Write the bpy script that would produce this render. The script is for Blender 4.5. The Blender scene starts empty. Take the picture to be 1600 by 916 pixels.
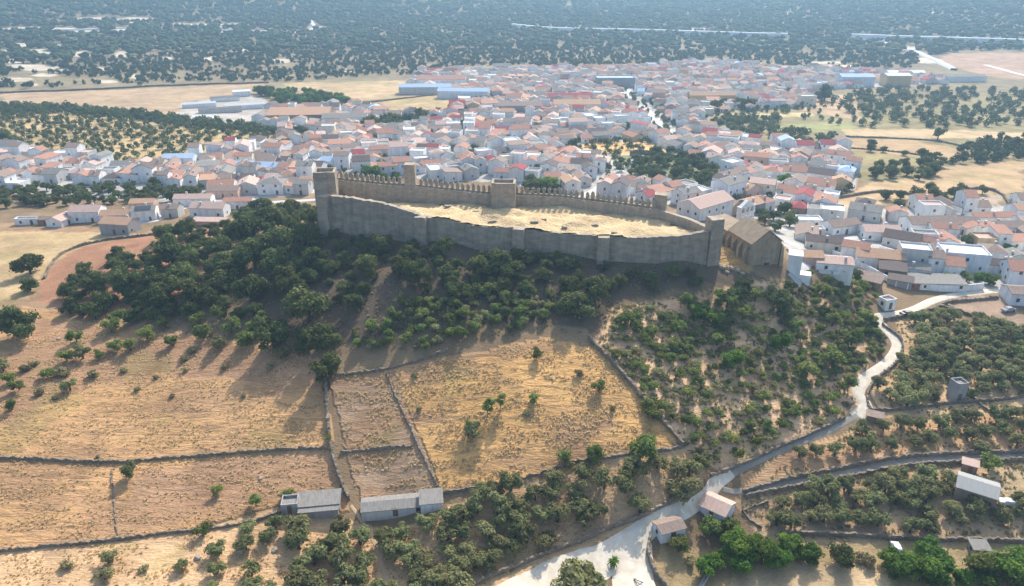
import bpy, bmesh, math, random
import numpy as np
from mathutils import Vector, Matrix
random.seed(7); RNG = np.random.default_rng(7)
SC = bpy.context.scene; COL = SC.collection
D2R = math.radians
# ---------------------------------------------------------------- camera model (photo pixels 1600x916)
PW, PH, FPX, PITCH, CH = 1600, 916, 1142.0, D2R(24.4), 108.0
CP, SP = math.cos(PITCH), math.sin(PITCH)
def ray(px, py):
    u = (px - 800) / FPX; v = (458 - py) / FPX
    return (u, CP + v * SP, -SP + v * CP)
def at_z(px, py, z):
    d = ray(px, py); t = (z - CH) / d[2]
    return (d[0] * t, d[1] * t)
def at_dist(px, py, D):
    """height of the ray at horizontal distance D"""
    d = ray(px, py); return CH + d[2] / math.hypot(d[0], d[1]) * D
def proj(x, y, z):
    dz = z - CH
    dep = y * CP - dz * SP
    up = y * SP + dz * CP
    return 800 + FPX * x / dep, 458 - FPX * up / dep, dep
# ---------------------------------------------------------------- numpy value noise
_P = RNG.random((256, 256))
def vnoise(x, y):
    xi = np.floor(x).astype(int); yi = np.floor(y).astype(int)
    fx = x - xi; fy = y - yi; fx = fx * fx * (3 - 2 * fx); fy = fy * fy * (3 - 2 * fy)
    a = _P[xi & 255, yi & 255]; b = _P[(xi + 1) & 255, yi & 255]
    c = _P[xi & 255, (yi + 1) & 255]; d = _P[(xi + 1) & 255, (yi + 1) & 255]
    return (a * (1 - fx) + b * fx) * (1 - fy) + (c * (1 - fx) + d * fx) * fy
def fbm(x, y, o=4):
    s = 0; a = .5
    for i in range(o):
        s = s + a * (vnoise(x * 2 ** i + 17.3 * i, y * 2 ** i + 9.1 * i) - .5) * 2; a *= .5
    return s
# ---------------------------------------------------------------- terrain: smooth surface through surveyed points
CTRL = []   # (x, y, z)
for px, py, z in [
    (0,940,2),(400,930,-1),(800,930,-2.5),(1000,925,-3),(1300,925,-4),(1600,930,-5),
    (0,850,2),(150,770,4),(300,850,1.5),(0,700,7),(300,700,6),(150,620,9),(0,600,9.5),(0,500,12),(90,500,12.5),(300,520,14.5),
    (300,620,10),(450,850,0),(480,700,6.5),(500,590,13.5),(500,790,1.5),(620,790,1),(620,700,7),(620,600,13.5),(650,850,-1),
    (800,500,22),(800,560,18.2),(800,600,15.5),(800,660,11.2),(800,700,8.6),(800,760,4.6),(900,830,-.5),(800,880,-2),
    (950,500,22),(960,600,15.2),(1000,700,8.2),(1000,760,4.4),(1000,820,0),(1110,790,-1),(1100,700,6),
    (1100,600,13),(1100,500,20),(1200,500,19.5),(1200,600,11),(1200,680,5.5),(1200,740,1.5),(1300,480,17),(1300,560,11.5),(1300,640,6.2),
    (1380,497,12.5),(1400,545,9.5),(1345,640,5.8),(1300,700,2.8),(1200,800,-2),(1300,780,-1),(1450,700,3.2),(1600,700,3.5),(1520,780,0),
    (1450,850,-3),(1600,850,-3),(1500,600,7.5),(1600,600,8),(1480,520,11),(1600,520,11.5),(1560,455,13.5),(1450,475,13.2),
    (500,480,21.5),(500,420,26),(400,450,21),(200,450,15.5),(100,440,13),(60,400,13),(0,430,12.5),(0,375,12),(200,400,16),(300,385,18.5),(330,440,19),
    (420,400,24),(505,362,30.5),(560,366,31),(655,376,31),(740,385,30.8),(805,393,30.5),(935,402,30),(1030,407,29.6),(1105,410,29),
    (600,430,27.5),(800,440,27),(950,440,26.8),(1080,450,25.5),(1150,405,29.5),(1190,432,27),(1228,432,26),(1245,455,22.5),(1300,430,17.5),(1340,400,16),
    (1400,400,14.5),(1500,400,13.5),(1600,400,13),(1400,350,13.5),(1550,340,12.5),(1300,350,14),(1250,330,14.5),(1400,290,13),(1600,290,12),
    (1380,200,9),(1600,200,8),(1200,250,11),(1080,270,13.5),(1180,285,12.5),
    (150,350,12.5),(350,345,14.5),(280,330,12),(50,350,11),(0,300,8.5),(200,310,9),(400,310,9.5),(450,290,9.5),(300,250,8),(0,240,8),
    (600,255,9.5),(800,255,10.5),(950,275,12),(900,200,8),(600,200,8),(300,200,8),(0,190,8),(300,165,6.5),(0,160,6),
    (600,160,6),(900,160,6.5),(1200,160,6),(1500,150,6),(0,130,5),(400,125,5),(800,120,5),(1200,120,5),(1600,110,6),
    (0,90,6),(400,85,5),(800,82,4),(1200,80,5),(1600,80,8),(0,60,12),(400,58,8),(800,58,6),(1200,56,9),(1600,56,14)]:
    x, y = at_z(px, py, z); CTRL.append((x, y, z))
for x, y, z in [(-50,225,37.5),(-20,221,37.5),(20,217,37),(48,206,36),(-55,245,30),(-20,243,31),(20,238,31),(60,225,29),(-60,275,16),(-10,275,18),(40,268,19),(80,250,19),
                (-20,305,12),(60,300,14),(85,222,26),(100,210,21),(-20,195.5,30.6)]:
    CTRL.append((x, y, z))
def pol(deg, D): return (D * math.sin(D2R(deg)), D * math.cos(D2R(deg)))
for deg, D, z in [(-75,150,3),(-75,400,8),(-75,1500,30),(-75,5000,300),(75,150,-2),(75,400,10),(75,1500,30),(75,5000,350),(0,60,-3),(-50,70,0),(50,70,-5),
                  (-36,1900,48),(-20,1900,44),(-8,1900,40),(4,1900,30),(14,1900,26),(24,1900,40),(36,1900,55),
                  (-36,2700,150),(-24,2700,120),(-12,2700,135),(-2,2700,120),(8,2700,70),(16,2700,60),(26,2700,110),(36,2700,130),
                  (-36,4200,330),(-20,4200,300),(-5,4200,330),(5,4200,300),(15,4200,330),(25,4200,400),(36,4200,380),
                  (-36,6500,520),(0,6500,560),(36,6500,600),(-60,9000,500),(0,9000,500),(60,9000,500)]:
    x, y = pol(deg, D); CTRL.append((x, y, z))
CTRL = np.array(CTRL)
KT = 1.6
def uv_of(x, y): return np.stack([np.arctan2(x, y) * KT, np.log(np.hypot(x, y))], -1)
_cu = uv_of(CTRL[:, 0], CTRL[:, 1])
def _tk(r2): return np.where(r2 > 1e-12, .5 * r2 * np.log(np.maximum(r2, 1e-12)), 0)
_n = len(_cu)
_A = np.zeros((_n + 3, _n + 3))
_A[:_n, :_n] = _tk(((_cu[:, None] - _cu[None]) ** 2).sum(-1)) + np.eye(_n) * 2e-5
_A[:_n, _n] = 1; _A[:_n, _n + 1:] = _cu; _A[_n, :_n] = 1; _A[_n + 1:, :_n] = _cu.T
_b = np.zeros(_n + 3); _b[:_n] = CTRL[:, 2]
_w = np.linalg.solve(_A, _b)
T0, T1, TN = D2R(-64), D2R(64), 640
L0, L1, LN = math.log(62), math.log(9500), 900
tg = np.linspace(T0, T1, TN); lg = np.linspace(L0, L1, LN)
TT, LL = np.meshgrid(tg, lg, indexing='ij')
GX = np.exp(LL) * np.sin(TT); GY = np.exp(LL) * np.cos(TT)
GZ = np.zeros_like(GX)
for i in range(TN):
    u = np.stack([TT[i] * KT, LL[i]], -1)
    GZ[i] = _tk(((u[:, None] - _cu[None]) ** 2).sum(-1)) @ _w[:_n] + _w[_n] + u @ _w[_n + 1:]
DD = np.exp(LL)
GZ += fbm(GX / 23, GY / 23, 4) * np.clip(.45 + (DD - 1500) / 900, .45, 6) * np.clip(DD / 90, 0, 1)
GZ += np.clip((DD - 1400) / 2500, 0, 1) * fbm(GX / 420, GY / 420, 5) * 75
def H(x, y):
    x = np.asarray(x, float); y = np.asarray(y, float)
    a = np.clip((np.arctan2(x, y) - T0) / (T1 - T0) * (TN - 1), 0, TN - 1.001)
    b = np.clip((np.log(np.maximum(np.hypot(x, y), 1)) - L0) / (L1 - L0) * (LN - 1), 0, LN - 1.001)
    i = a.astype(int); j = b.astype(int); fa = a - i; fb = b - j
    return (GZ[i, j] * (1 - fa) + GZ[i + 1, j] * fa) * (1 - fb) + (GZ[i, j + 1] * (1 - fa) + GZ[i + 1, j + 1] * fa) * fb
_ds = np.exp(np.linspace(math.log(70), math.log(9000), 1400))
def ground(px, py):
    """first point of the terrain on the line of sight through a photo pixel"""
    d = ray(px, py); h = math.hypot(d[0], d[1]); ux, uy, s = d[0] / h, d[1] / h, d[2] / h
    z = CH + s * _ds - H(ux * _ds, uy * _ds)
    k = np.argmax(z < 0) if (z < 0).any() else len(_ds) - 1
    k = max(k, 1); a, b = _ds[k - 1], _ds[k]
    t = z[k - 1] / (z[k - 1] - z[k]) if z[k - 1] != z[k] else .5
    D = a + (b - a) * min(max(t, 0), 1)
    x, y = ux * D, uy * D
    return x, y, float(H(x, y))
def seen(x, y, z):
    """whether terrain leaves the point (x, y, z) in view"""
    D = math.hypot(x, y); n = 60
    t = np.linspace(.25, .985, n)
    return bool((CH + (z - CH) * t >= H(x * t, y * t) - .2).all())
def wpoly(pts): return np.array([ground(*p)[:2] for p in pts])
def inside(P, x, y):
    x = np.asarray(x, float); y = np.asarray(y, float); r = np.zeros(x.shape, bool); n = len(P)
    for i in range(n):
        x1, y1 = P[i]; x2, y2 = P[(i + 1) % n]
        if y1 == y2: continue
        r ^= ((y1 > y) != (y2 > y)) & (x < (x2 - x1) * (y - y1) / (y2 - y1) + x1)
    return r
def dist_line(L, x, y):
    x = np.asarray(x, float); y = np.asarray(y, float); r = np.full(x.shape, 1e9)
    for (x1, y1), (x2, y2) in zip(L[:-1], L[1:]):
        dx, dy = x2 - x1, y2 - y1; t = np.clip(((x - x1) * dx + (y - y1) * dy) / max(dx * dx + dy * dy, 1e-9), 0, 1)
        r = np.minimum(r, np.hypot(x - x1 - t * dx, y - y1 - t * dy))
    return r
# ---------------------------------------------------------------- objects
def link(name, me, parent=None, loc=None):
    o = bpy.data.objects.new(name, me); COL.objects.link(o)
    if parent is not None: o.parent = parent
    if loc is not None: o.location = loc
    return o
def tag(o, label=None, cat=None, group=None, kind=None):
    if label: o['label'] = label
    if cat: o['category'] = cat
    if group: o['group'] = group
    if kind: o['kind'] = kind
    return o
def mesh(name, V, F, mats, mi=None, smooth=False):
    me = bpy.data.meshes.new(name)
    V = np.asarray(V, np.float32)
    lens = np.array([len(f) for f in F], np.int32) if not isinstance(F, np.ndarray) else np.full(len(F), F.shape[1], np.int32)
    flat = np.concatenate([np.asarray(f, np.int32) for f in F]) if not isinstance(F, np.ndarray) else F.astype(np.int32).ravel()
    me.vertices.add(len(V)); me.vertices.foreach_set('co', V.ravel())
    me.loops.add(len(flat)); me.loops.foreach_set('vertex_index', flat)
    me.polygons.add(len(lens)); st = np.zeros(len(lens), np.int32); st[1:] = np.cumsum(lens)[:-1]
    me.polygons.foreach_set('loop_start', st); me.polygons.foreach_set('loop_total', lens)
    if mi is not None: me.polygons.foreach_set('material_index', np.asarray(mi, np.int32))
    me.polygons.foreach_set('use_smooth', np.full(len(lens), bool(smooth)))
    for m in (mats if isinstance(mats, (list, tuple)) else [mats]): me.materials.append(m)
    me.update(calc_edges=True); me.validate()
    return me
class MB:
    def __init__(s): s.v = []; s.f = []; s.m = []
    def add(s, V, F, m=0):
        b = len(s.v); s.v += [tuple(p) for p in V]; s.f += [tuple(i + b for i in f) for f in F]; s.m += [m] * len(F); return s
    def box(s, x0, x1, y0, y1, z0, z1, m=0):
        V = [(x0,y0,z0),(x1,y0,z0),(x1,y1,z0),(x0,y1,z0),(x0,y0,z1),(x1,y0,z1),(x1,y1,z1),(x0,y1,z1)]
        return s.add(V, [(0,3,2,1),(4,5,6,7),(0,1,5,4),(1,2,6,5),(2,3,7,6),(3,0,4,7)], m)
    def tube(s, pts, rads, n=6, m=0, cap=True):
        pts = [Vector(p) for p in pts]; V = []; F = []
        for i, p in enumerate(pts):
            d = (pts[min(i + 1, len(pts) - 1)] - pts[max(i - 1, 0)]).normalized()
            a = d.orthogonal().normalized(); b = d.cross(a)
            for k in range(n):
                t = 2 * math.pi * k / n; V.append(p + (a * math.cos(t) + b * math.sin(t)) * rads[i])
        for i in range(len(pts) - 1):
            for k in range(n):
                F.append((i*n+k, i*n+(k+1)%n, (i+1)*n+(k+1)%n, (i+1)*n+k))
        if cap: F.append(tuple(range(n))[::-1]); F.append(tuple((len(pts)-1)*n+k for k in range(n)))
        return s.add(V, F, m)
    def xform(s, M):
        s.v = [tuple(M @ Vector(p)) for p in s.v]; return s
    def mesh(s, name, mats, smooth=False): return mesh(name, s.v, s.f, mats, s.m, smooth)
    def build(s, name, mats, parent=None, loc=None, smooth=False): return link(name, s.mesh(name, mats, smooth), parent, loc)
def empty(name, loc, rz=0):
    o = bpy.data.objects.new(name, None); COL.objects.link(o); o.location = loc; o.rotation_euler = (0, 0, rz); o.empty_display_size = 1; return o
# ---------------------------------------------------------------- materials
def mat(name, col, rough=.9, var=.25, scale=.6, bump=.3, bscale=4., stretch=(1,1,1), col2=None, objvar=0., coord='Object', trans=0., metal=0., spec=.2, detail=6, bdist=.15, streak=0.):
    m = bpy.data.materials.new(name); m.use_nodes = True; nt = m.node_tree; N = nt.nodes; L = nt.links
    b = N['Principled BSDF']; b.inputs['Roughness'].default_value = rough; b.inputs['Metallic'].default_value = metal
    b.inputs['Specular IOR Level'].default_value = spec if not trans else .04
    tc = N.new('ShaderNodeTexCoord'); mp = N.new('ShaderNodeMapping'); mp.inputs['Scale'].default_value = stretch
    L.new(tc.outputs[coord], mp.inputs['Vector'])
    n1 = N.new('ShaderNodeTexNoise'); n1.inputs['Scale'].default_value = scale; n1.inputs['Detail'].default_value = detail; n1.inputs['Roughness'].default_value = .65
    L.new(mp.outputs[0], n1.inputs['Vector'])
    mr = N.new('ShaderNodeMapRange'); mr.inputs[1].default_value = .3; mr.inputs[2].default_value = .7
    L.new(n1.outputs[0], mr.inputs[0])
    mx = N.new('ShaderNodeMix'); mx.data_type = 'RGBA'
    c2 = col2 or tuple(c * (1 - var) for c in col); c1 = col if col2 else tuple(min(c * (1 + var), .9) for c in col)
    mx.inputs[6].default_value = (*c1, 1); mx.inputs[7].default_value = (*c2, 1); L.new(mr.outputs[0], mx.inputs[0])
    out = mx.outputs[2]
    if streak:
        m3 = N.new('ShaderNodeMapping'); m3.inputs['Scale'].default_value = (1.1, 1.1, .13); L.new(tc.outputs[coord], m3.inputs['Vector'])
        n3 = N.new('ShaderNodeTexNoise'); n3.inputs['Scale'].default_value = .9; n3.inputs['Detail'].default_value = 5; L.new(m3.outputs[0], n3.inputs['Vector'])
        r3 = N.new('ShaderNodeMapRange'); r3.inputs[1].default_value = .42; r3.inputs[2].default_value = .68; r3.inputs[3].default_value = 1 ; r3.inputs[4].default_value = 1 - streak; L.new(n3.outputs[0], r3.inputs[0])
        x3 = N.new('ShaderNodeMix'); x3.data_type = 'RGBA'; x3.blend_type = 'MULTIPLY'; x3.inputs[0].default_value = 1; L.new(out, x3.inputs[6])
        k3 = N.new('ShaderNodeCombineColor'); [L.new(r3.outputs[0], k3.inputs[i]) for i in range(3)]; L.new(k3.outputs[0], x3.inputs[7]); out = x3.outputs[2]
    if objvar:
        oi = N.new('ShaderNodeObjectInfo'); hs = N.new('ShaderNodeHueSaturation')
        r1 = N.new('ShaderNodeMapRange'); r1.inputs[3].default_value = 1 - objvar; r1.inputs[4].default_value = 1 + objvar
        L.new(oi.outputs['Random'], r1.inputs[0]); L.new(r1.outputs[0], hs.inputs['Value'])
        ml = N.new('ShaderNodeMath'); ml.operation = 'MULTIPLY'; ml.inputs[1].default_value = 7.31; fr = N.new('ShaderNodeMath'); fr.operation = 'FRACT'
        L.new(oi.outputs['Random'], ml.inputs[0]); L.new(ml.outputs[0], fr.inputs[0])
        r2 = N.new('ShaderNodeMapRange'); r2.inputs[3].default_value = .5 - objvar * .07; r2.inputs[4].default_value = .5 + objvar * .07
        L.new(fr.outputs[0], r2.inputs[0]); L.new(r2.outputs[0], hs.inputs['Hue']); L.new(out, hs.inputs['Color']); out = hs.outputs[0]
    L.new(out, b.inputs['Base Color'])
    if bump:
        n2 = N.new('ShaderNodeTexNoise'); n2.inputs['Scale'].default_value = bscale; n2.inputs['Detail'].default_value = 4
        L.new(mp.outputs[0], n2.inputs['Vector']); bp = N.new('ShaderNodeBump'); bp.inputs['Strength'].default_value = bump; bp.inputs['Distance'].default_value = bdist
        L.new(n2.outputs[0], bp.inputs['Height']); L.new(bp.outputs[0], b.inputs['Normal'])
    if trans:
        tr = N.new('ShaderNodeBsdfTranslucent'); ms = N.new('ShaderNodeMixShader'); ms.inputs[0].default_value = trans
        L.new(out, tr.inputs['Color']); L.new(b.outputs[0], ms.inputs[1]); L.new(tr.outputs[0], ms.inputs[2])
        L.new(ms.outputs[0], N['Material Output'].inputs['Surface'])
    return m
M = {}
M['shrub_leaf'] = mat('shrub_leaf', (.37,.36,.16), .75, col2=(.22,.23,.10), scale=1.2, bump=0, objvar=.3, trans=.45)
M['olive'] = mat('olive_leaf', (.34,.335,.15), .75, col2=(.20,.215,.092), scale=1.2, bump=0, objvar=.28, trans=.42)
M['oak'] = mat('oak_leaf', (.175,.195,.068), .7, col2=(.080,.105,.036), scale=1.0, bump=0, objvar=.22, trans=.28)
M['green'] = mat('almond_leaf', (.26,.30,.085), .7, col2=(.145,.19,.05), scale=1.2, bump=0, objvar=.3, trans=.4)
M['bright'] = mat('fig_leaf', (.19,.29,.05), .7, col2=(.07,.135,.025), scale=1.0, bump=0, objvar=.25, trans=.45)
M['dry'] = mat('dry_bush_leaf', (.42,.35,.18), .8, col2=(.25,.24,.11), scale=1.4, bump=0, objvar=.25, trans=.3)
M['bark'] = mat('bark', (.10,.075,.055), .95, .4, 4, .5, 9)
M['wood_far'] = mat('distant_wood_leaf', (.115,.140,.060), .8, col2=(.062,.084,.038), scale=.05, bump=0, coord='Generated', trans=.2)
M['wood_far'].node_tree.nodes['Noise Texture'].inputs['Scale'].default_value = 60
M['stone'] = mat('castle_stone', (.53,.43,.32), .95, col2=(.27,.225,.17), scale=.28, bump=.8, bscale=1.6, bdist=.4, stretch=(1,1,2.2), streak=.2)
M['stone_w'] = mat('castle_stone_pale', (.52,.42,.31), .95, col2=(.33,.27,.205), scale=.5, bump=.7, bscale=2, bdist=.3, stretch=(1,1,2), streak=.16)
M['ochre'] = mat('church_stone', (.50,.38,.25), .95, col2=(.28,.22,.16), scale=.5, bump=.8, bscale=1.5, bdist=.3, streak=.2)
M['church_roof'] = mat('church_roof_tile', (.44,.33,.22), .95, col2=(.26,.20,.14), scale=.5, bump=.5, bscale=3, stretch=(1,3,1))
M['drystone'] = mat('dry_stone_wall', (.32,.26,.19), .95, col2=(.16,.13,.10), scale=1.1, bump=.8, bscale=3, bdist=.3)
WALLS = [('white',(.86,.84,.80)),('white_cool',(.72,.74,.76)),('cream',(.72,.66,.54)),('stained_white',(.60,.58,.55)),('ochre',(.60,.45,.26)),('grey',(.36,.35,.35)),('brown',(.30,.22,.16)),('salmon',(.60,.42,.34))]
for n, c in WALLS: M['w_' + n] = mat('limewash_' + n, c, .85, .10, .5, .15, 3, streak=.16)
ROOFS = [('terracotta',(.47,.25,.175),(.33,.18,.13)),('salmon',(.62,.44,.36),(.46,.32,.26)),('old',(.36,.265,.21),(.22,.165,.135)),('orange',(.55,.34,.215),(.42,.26,.165)),('dark',(.17,.13,.115),(.11,.09,.08)),('grey',(.31,.29,.26),(.19,.175,.155)),('red',(.36,.085,.085),(.28,.07,.07)),('white_flat',(.74,.74,.73),(.62,.62,.61)),('blue',(.42,.52,.66),(.36,.46,.60))]
ROOFM = ROOFS
for n, c, c2 in ROOFS: M['r_' + n] = mat('roof_' + n, c, .9, col2=c2, scale=.8, bump=.35, bscale=3.5, stretch=(3,1,1))
M['glass'] = mat('dark_window_glass', (.05,.055,.065), .25, .1, 1, 0, spec=.5)
M['frame'] = mat('window_frame_wood', (.18,.12,.08), .7, .2, 2, .1)
M['metal'] = mat('grey_sheet_metal', (.34,.34,.32), .7, .14, .8, .5, 1, stretch=(10,.2,1), metal=0., spec=.1)
M['r_metal'] = M['metal']
M['rust'] = mat('rusty_red_sheet', (.33,.15,.12), .7, .25, .8, .3, 3)
M['timber'] = mat('dark_timber', (.10,.07,.055), .9, .3, 2, .4, 5)
M['concrete'] = mat('bare_concrete', (.40,.39,.37), .9, .2, .6, .3, 5)
M['road'] = mat('pale_dirt_track', (.74,.67,.55), .95, col2=(.54,.46,.35), scale=.45, bump=.3, bscale=2)
M['asphalt'] = mat('old_asphalt', (.27,.245,.205), .95, .2, .3, .1, 3)
M['paving'] = mat('pale_paving', (.52,.50,.47), .9, .15, .08, .1, 2)
M['motor'] = mat('motorway_concrete', (.60,.60,.60), .9, .1, .05, 0)
M['black'] = mat('black_steel', (.03,.03,.032), .5, .2, 2, .1, spec=.5)
M['white_paint'] = mat('white_paint', (.78,.78,.77), .5, .05, 2, 0, spec=.5)
# ---------------------------------------------------------------- ground colours: land use and painted castle shade, by polygons surveyed on the ground
GC = np.zeros((TN, LN, 3)); GC[:] = (.27, .205, .13)
FUR = np.zeros((TN, LN))       # dry-grass relief strength
WX = GX + fbm(GX / 9, GY / 9, 3) * 2.2 * np.clip(DD / 220, .5, 6); WY = GY + fbm(GX / 9 + 40, GY / 9 + 7, 3) * 2.2 * np.clip(DD / 220, .5, 6)
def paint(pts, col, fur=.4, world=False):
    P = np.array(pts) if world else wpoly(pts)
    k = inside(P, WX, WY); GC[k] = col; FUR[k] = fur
STRAW = (.72, .45, .19); STRAW2 = (.60, .385, .20); PINK = (.48, .315, .205); BROWN = (.36, .235, .145); PALE = (.60, .47, .29)
far = DD > 640
GC[far] = (.27, .23, .15)
paint([(0,118),(0,165),(300,190),(640,205),(1130,215),(1600,235),(1600,60),(1480,85),(1430,112),(1250,102),(640,113)], (.30,.26,.17))
paint([(0,232),(0,175),(180,170),(330,200),(440,212),(430,222),(300,245),(200,258),(90,250)], (.52,.41,.23))
paint([(0,146),(200,140),(410,128),(420,140),(300,158),(270,182),(200,172),(0,160)], (.50,.38,.26))
paint([(440,130),(640,126),(660,150),(560,158),(470,148)], (.54,.42,.26))
paint([(590,160),(680,148),(722,160),(700,178),(620,176)], (.53,.42,.24))
paint([(270,190),(285,160),(400,148),(430,165),(400,190),(300,196)], (.50,.48,.46), 0)
# town ground
TOWN = [(-60,300),(-60,228),(60,240),(200,258),(330,240),(430,220),(440,205),(400,190),(425,165),(560,165),(600,180),(690,180),(735,160),(690,148),(636,132),(650,116),(760,110),(900,110),(1100,100),(1240,108),(1440,118),(1480,130),(1290,140),(1262,165),(1120,178),(1080,190),(1130,215),(1210,228),(1320,235),(1345,262),(1335,295),(1285,318),(1400,328),(1680,318),(1680,450),(1540,452),(1420,450),(1345,428),(1290,412),(1235,412),(1200,345),(1100,325),(1020,318),(770,285),(520,268),(500,300),(400,312),(320,322),(240,315),(100,305)]
TOWNW = wpoly(TOWN)
k = inside(TOWNW, GX, GY); GC[k] = (.44, .41, .37); FUR[k] = 0
paint([(880,236),(930,222),(1010,222),(1050,232),(1030,240),(960,242)], STRAW, .3)
paint([(955,245),(1045,238),(1130,262),(1110,290),(1010,285)], (.20,.20,.10), .3)
paint([(1100,170),(1270,165),(1330,150),(1600,150),(1600,320),(1450,310),(1345,290),(1330,240),(1210,222),(1120,205)], (.30,.27,.15), .2)
paint([(1130,178),(1270,176),(1270,182),(1130,184)], (.58,.50,.28), .2)
paint([(1215,195),(1330,190),(1340,203),(1215,208)], (.34,.36,.17), .2)
paint([(1318,202),(1480,203),(1600,208),(1600,218),(1440,216),(1320,212)], PALE, .2)
paint([(1320,217),(1420,218),(1530,240),(1500,252),(1330,235)], (.50,.37,.22), .2)
paint([(1335,235),(1480,250),(1450,260),(1345,256)], (.38,.33,.17), .2)
paint([(1290,318),(1360,285),(1450,278),(1480,262),(1600,250),(1600,300),(1480,305),(1400,315),(1340,328)], (.55,.41,.25), .3)
paint([(1500,308),(1560,302),(1562,320),(1505,322)], (.46,.38,.30), 0)
paint([(1460,98),(1480,84),(1700,82),(1700,128),(1560,122)], (.47,.33,.24), 0)
paint([(1240,145),(1340,150),(1350,190),(1240,170)], (.50,.38,.25), .2)
# hill and foreground
paint([(-80,620),(-80,350),(30,348),(110,352),(215,365),(300,352),(350,352),(340,440),(120,560)], (.40,.28,.18), .3)
paint([(-60,470),(-60,362),(180,362),(210,368),(120,390),(70,420),(40,470)], (.55,.43,.25), .5)
paint([(60,470),(70,425),(130,385),(230,368),(350,355),(330,450),(140,500)], (.44,.25,.16), .15)
paint([(-80,880),(-80,560),(40,480),(140,500),(420,540),(500,560),(520,690),(540,800),(440,790),(300,826),(120,850)], STRAW2, 1)
paint([(0,600),(20,560),(60,500),(140,505),(420,545),(500,562),(510,600),(380,596),(250,585),(150,600),(60,640),(10,690)], (.44,.28,.175), .75)
paint([(330,720),(510,700),(535,770),(440,780),(200,830),(210,740)], PINK, .8)
paint([(-80,1000),(-80,862),(120,852),(330,825),(450,790),(620,830),(800,760),(1020,700),(1080,700),(1110,745),(1060,800),(980,830),(850,890),(780,1000)], (.66,.47,.29), .6)
paint([(515,588),(610,580),(690,772),(560,785)], (.43,.31,.215), 1)
paint([(612,580),(700,560),(850,530),(930,540),(1060,690),(1030,705),(800,755),(692,770)], STRAW, 1)
paint([(500,360),(1110,400),(1190,430),(960,470),(930,520),(820,500),(540,540),(400,520),(380,440)], (.15,.12,.09), .1)  # slope below the castle: soil darkened to paint in the shade lying there
paint([(930,540),(950,480),(1100,460),(1240,440),(1370,500),(1340,640),(1120,740),(1070,700)], (.78,.54,.34), .5)
paint([(1118,385),(1150,390),(1175,415),(1165,425),(1115,415)], STRAW, 1)
paint([(1400,500),(1470,490),(1600,530),(1600,650),(1380,650),(1350,600),(1400,560)], (.62,.46,.28), .4)
paint([(1220,700),(1350,665),(1600,640),(1600,715),(1400,735),(1150,775)], (.68,.46,.27), .8)
paint([(1140,780),(1400,745),(1600,722),(1600,850),(1200,850)], (.54,.40,.26), .3)
paint([(1030,850),(1200,850),(1600,850),(1700,1000),(1000,1000)], (.44,.35,.20), .3)
paint([(1150,885),(1300,878),(1385,895),(1400,1000),(1120,1000)], (.60,.47,.30), .2)
paint([(1480,458),(1560,465),(1600,490),(1600,520),(1490,480)], (.40,.30,.23), .1)
paint([(1540,735),(1600,722),(1600,790),(1560,790)], PALE, .4)
bl = np.clip(fbm(GX / 16, GY / 6, 4) * 2.2 + .3, 0, 1) * (FUR > .7) * .8; GC = GC * (1 - bl[..., None]) + np.array((.42, .27, .165)) * bl[..., None]
n1 = fbm(GX / 31, GY / 31, 4); GC *= (1 + .22 * n1)[..., None]
# scattered green growth in the grass
GC *= np.where(inside(TOWNW, GX, GY)[..., None], 1., np.array((.90, .825, .74)))
g = (fbm(GX / 14 + 5, GY / 14, 4) > .32) & (FUR > .2); GC[g] = GC[g] * .75 + np.array((.05,.055,.012))
# clearings in the far wood
CLEAR = [(50,45,60,3),(130,50,40,3),(150,30,30,3),(210,32,25,4),(190,48,14,4),(300,40,35,4),(360,40,25,4),(60,82,22,5),(130,85,12,4),(10,82,10,5),(55,105,40,5),(190,86,10,5),(20,95,16,4),(90,72,14,3),(35,70,18,3),(240,62,14,2.5),(75,118,20,3),(45,132,14,2.5),(160,108,12,3),(330,92,12,3),(380,78,12,2.5),(215,30,30,3),(335,34,18,2.5),(210,120,8,4),(170,128,22,3),
         (305,50,60,1.6),(420,50,60,1.6),(500,45,15,3),(440,95,18,3),(540,110,12,3),(1340,55,18,3),(1420,75,24,3),(1450,95,20,4),(1380,62,70,1.8),(1500,62,120,2),(1290,98,25,2),(1095,47,16,3),(830,45,20,2),(1170,20,10,2),
         (1460,20,14,2),(1230,22,12,2),(760,40,12,1.5),(690,50,14,1.5),(30,125,26,3),(100,112,12,3),(260,92,8,3),(1300,105,40,3),(1240,112,30,3)]
def cl_mask(x, y):
    px, py, _ = proj(x, y, H(x, y)); m = np.zeros(np.shape(x), bool)
    for a, b, rx, ry in CLEAR: m |= ((px - a) / rx) ** 2 + ((py - b) / ry) ** 2 + fbm(x / 25, y / 60, 2) * 1.3 < 1
    return m
k = DD > 640; cm = cl_mask(GX[k], GY[k]); c = GC[k]; c[cm] = (.58, .49, .37); GC[k] = c
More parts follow.
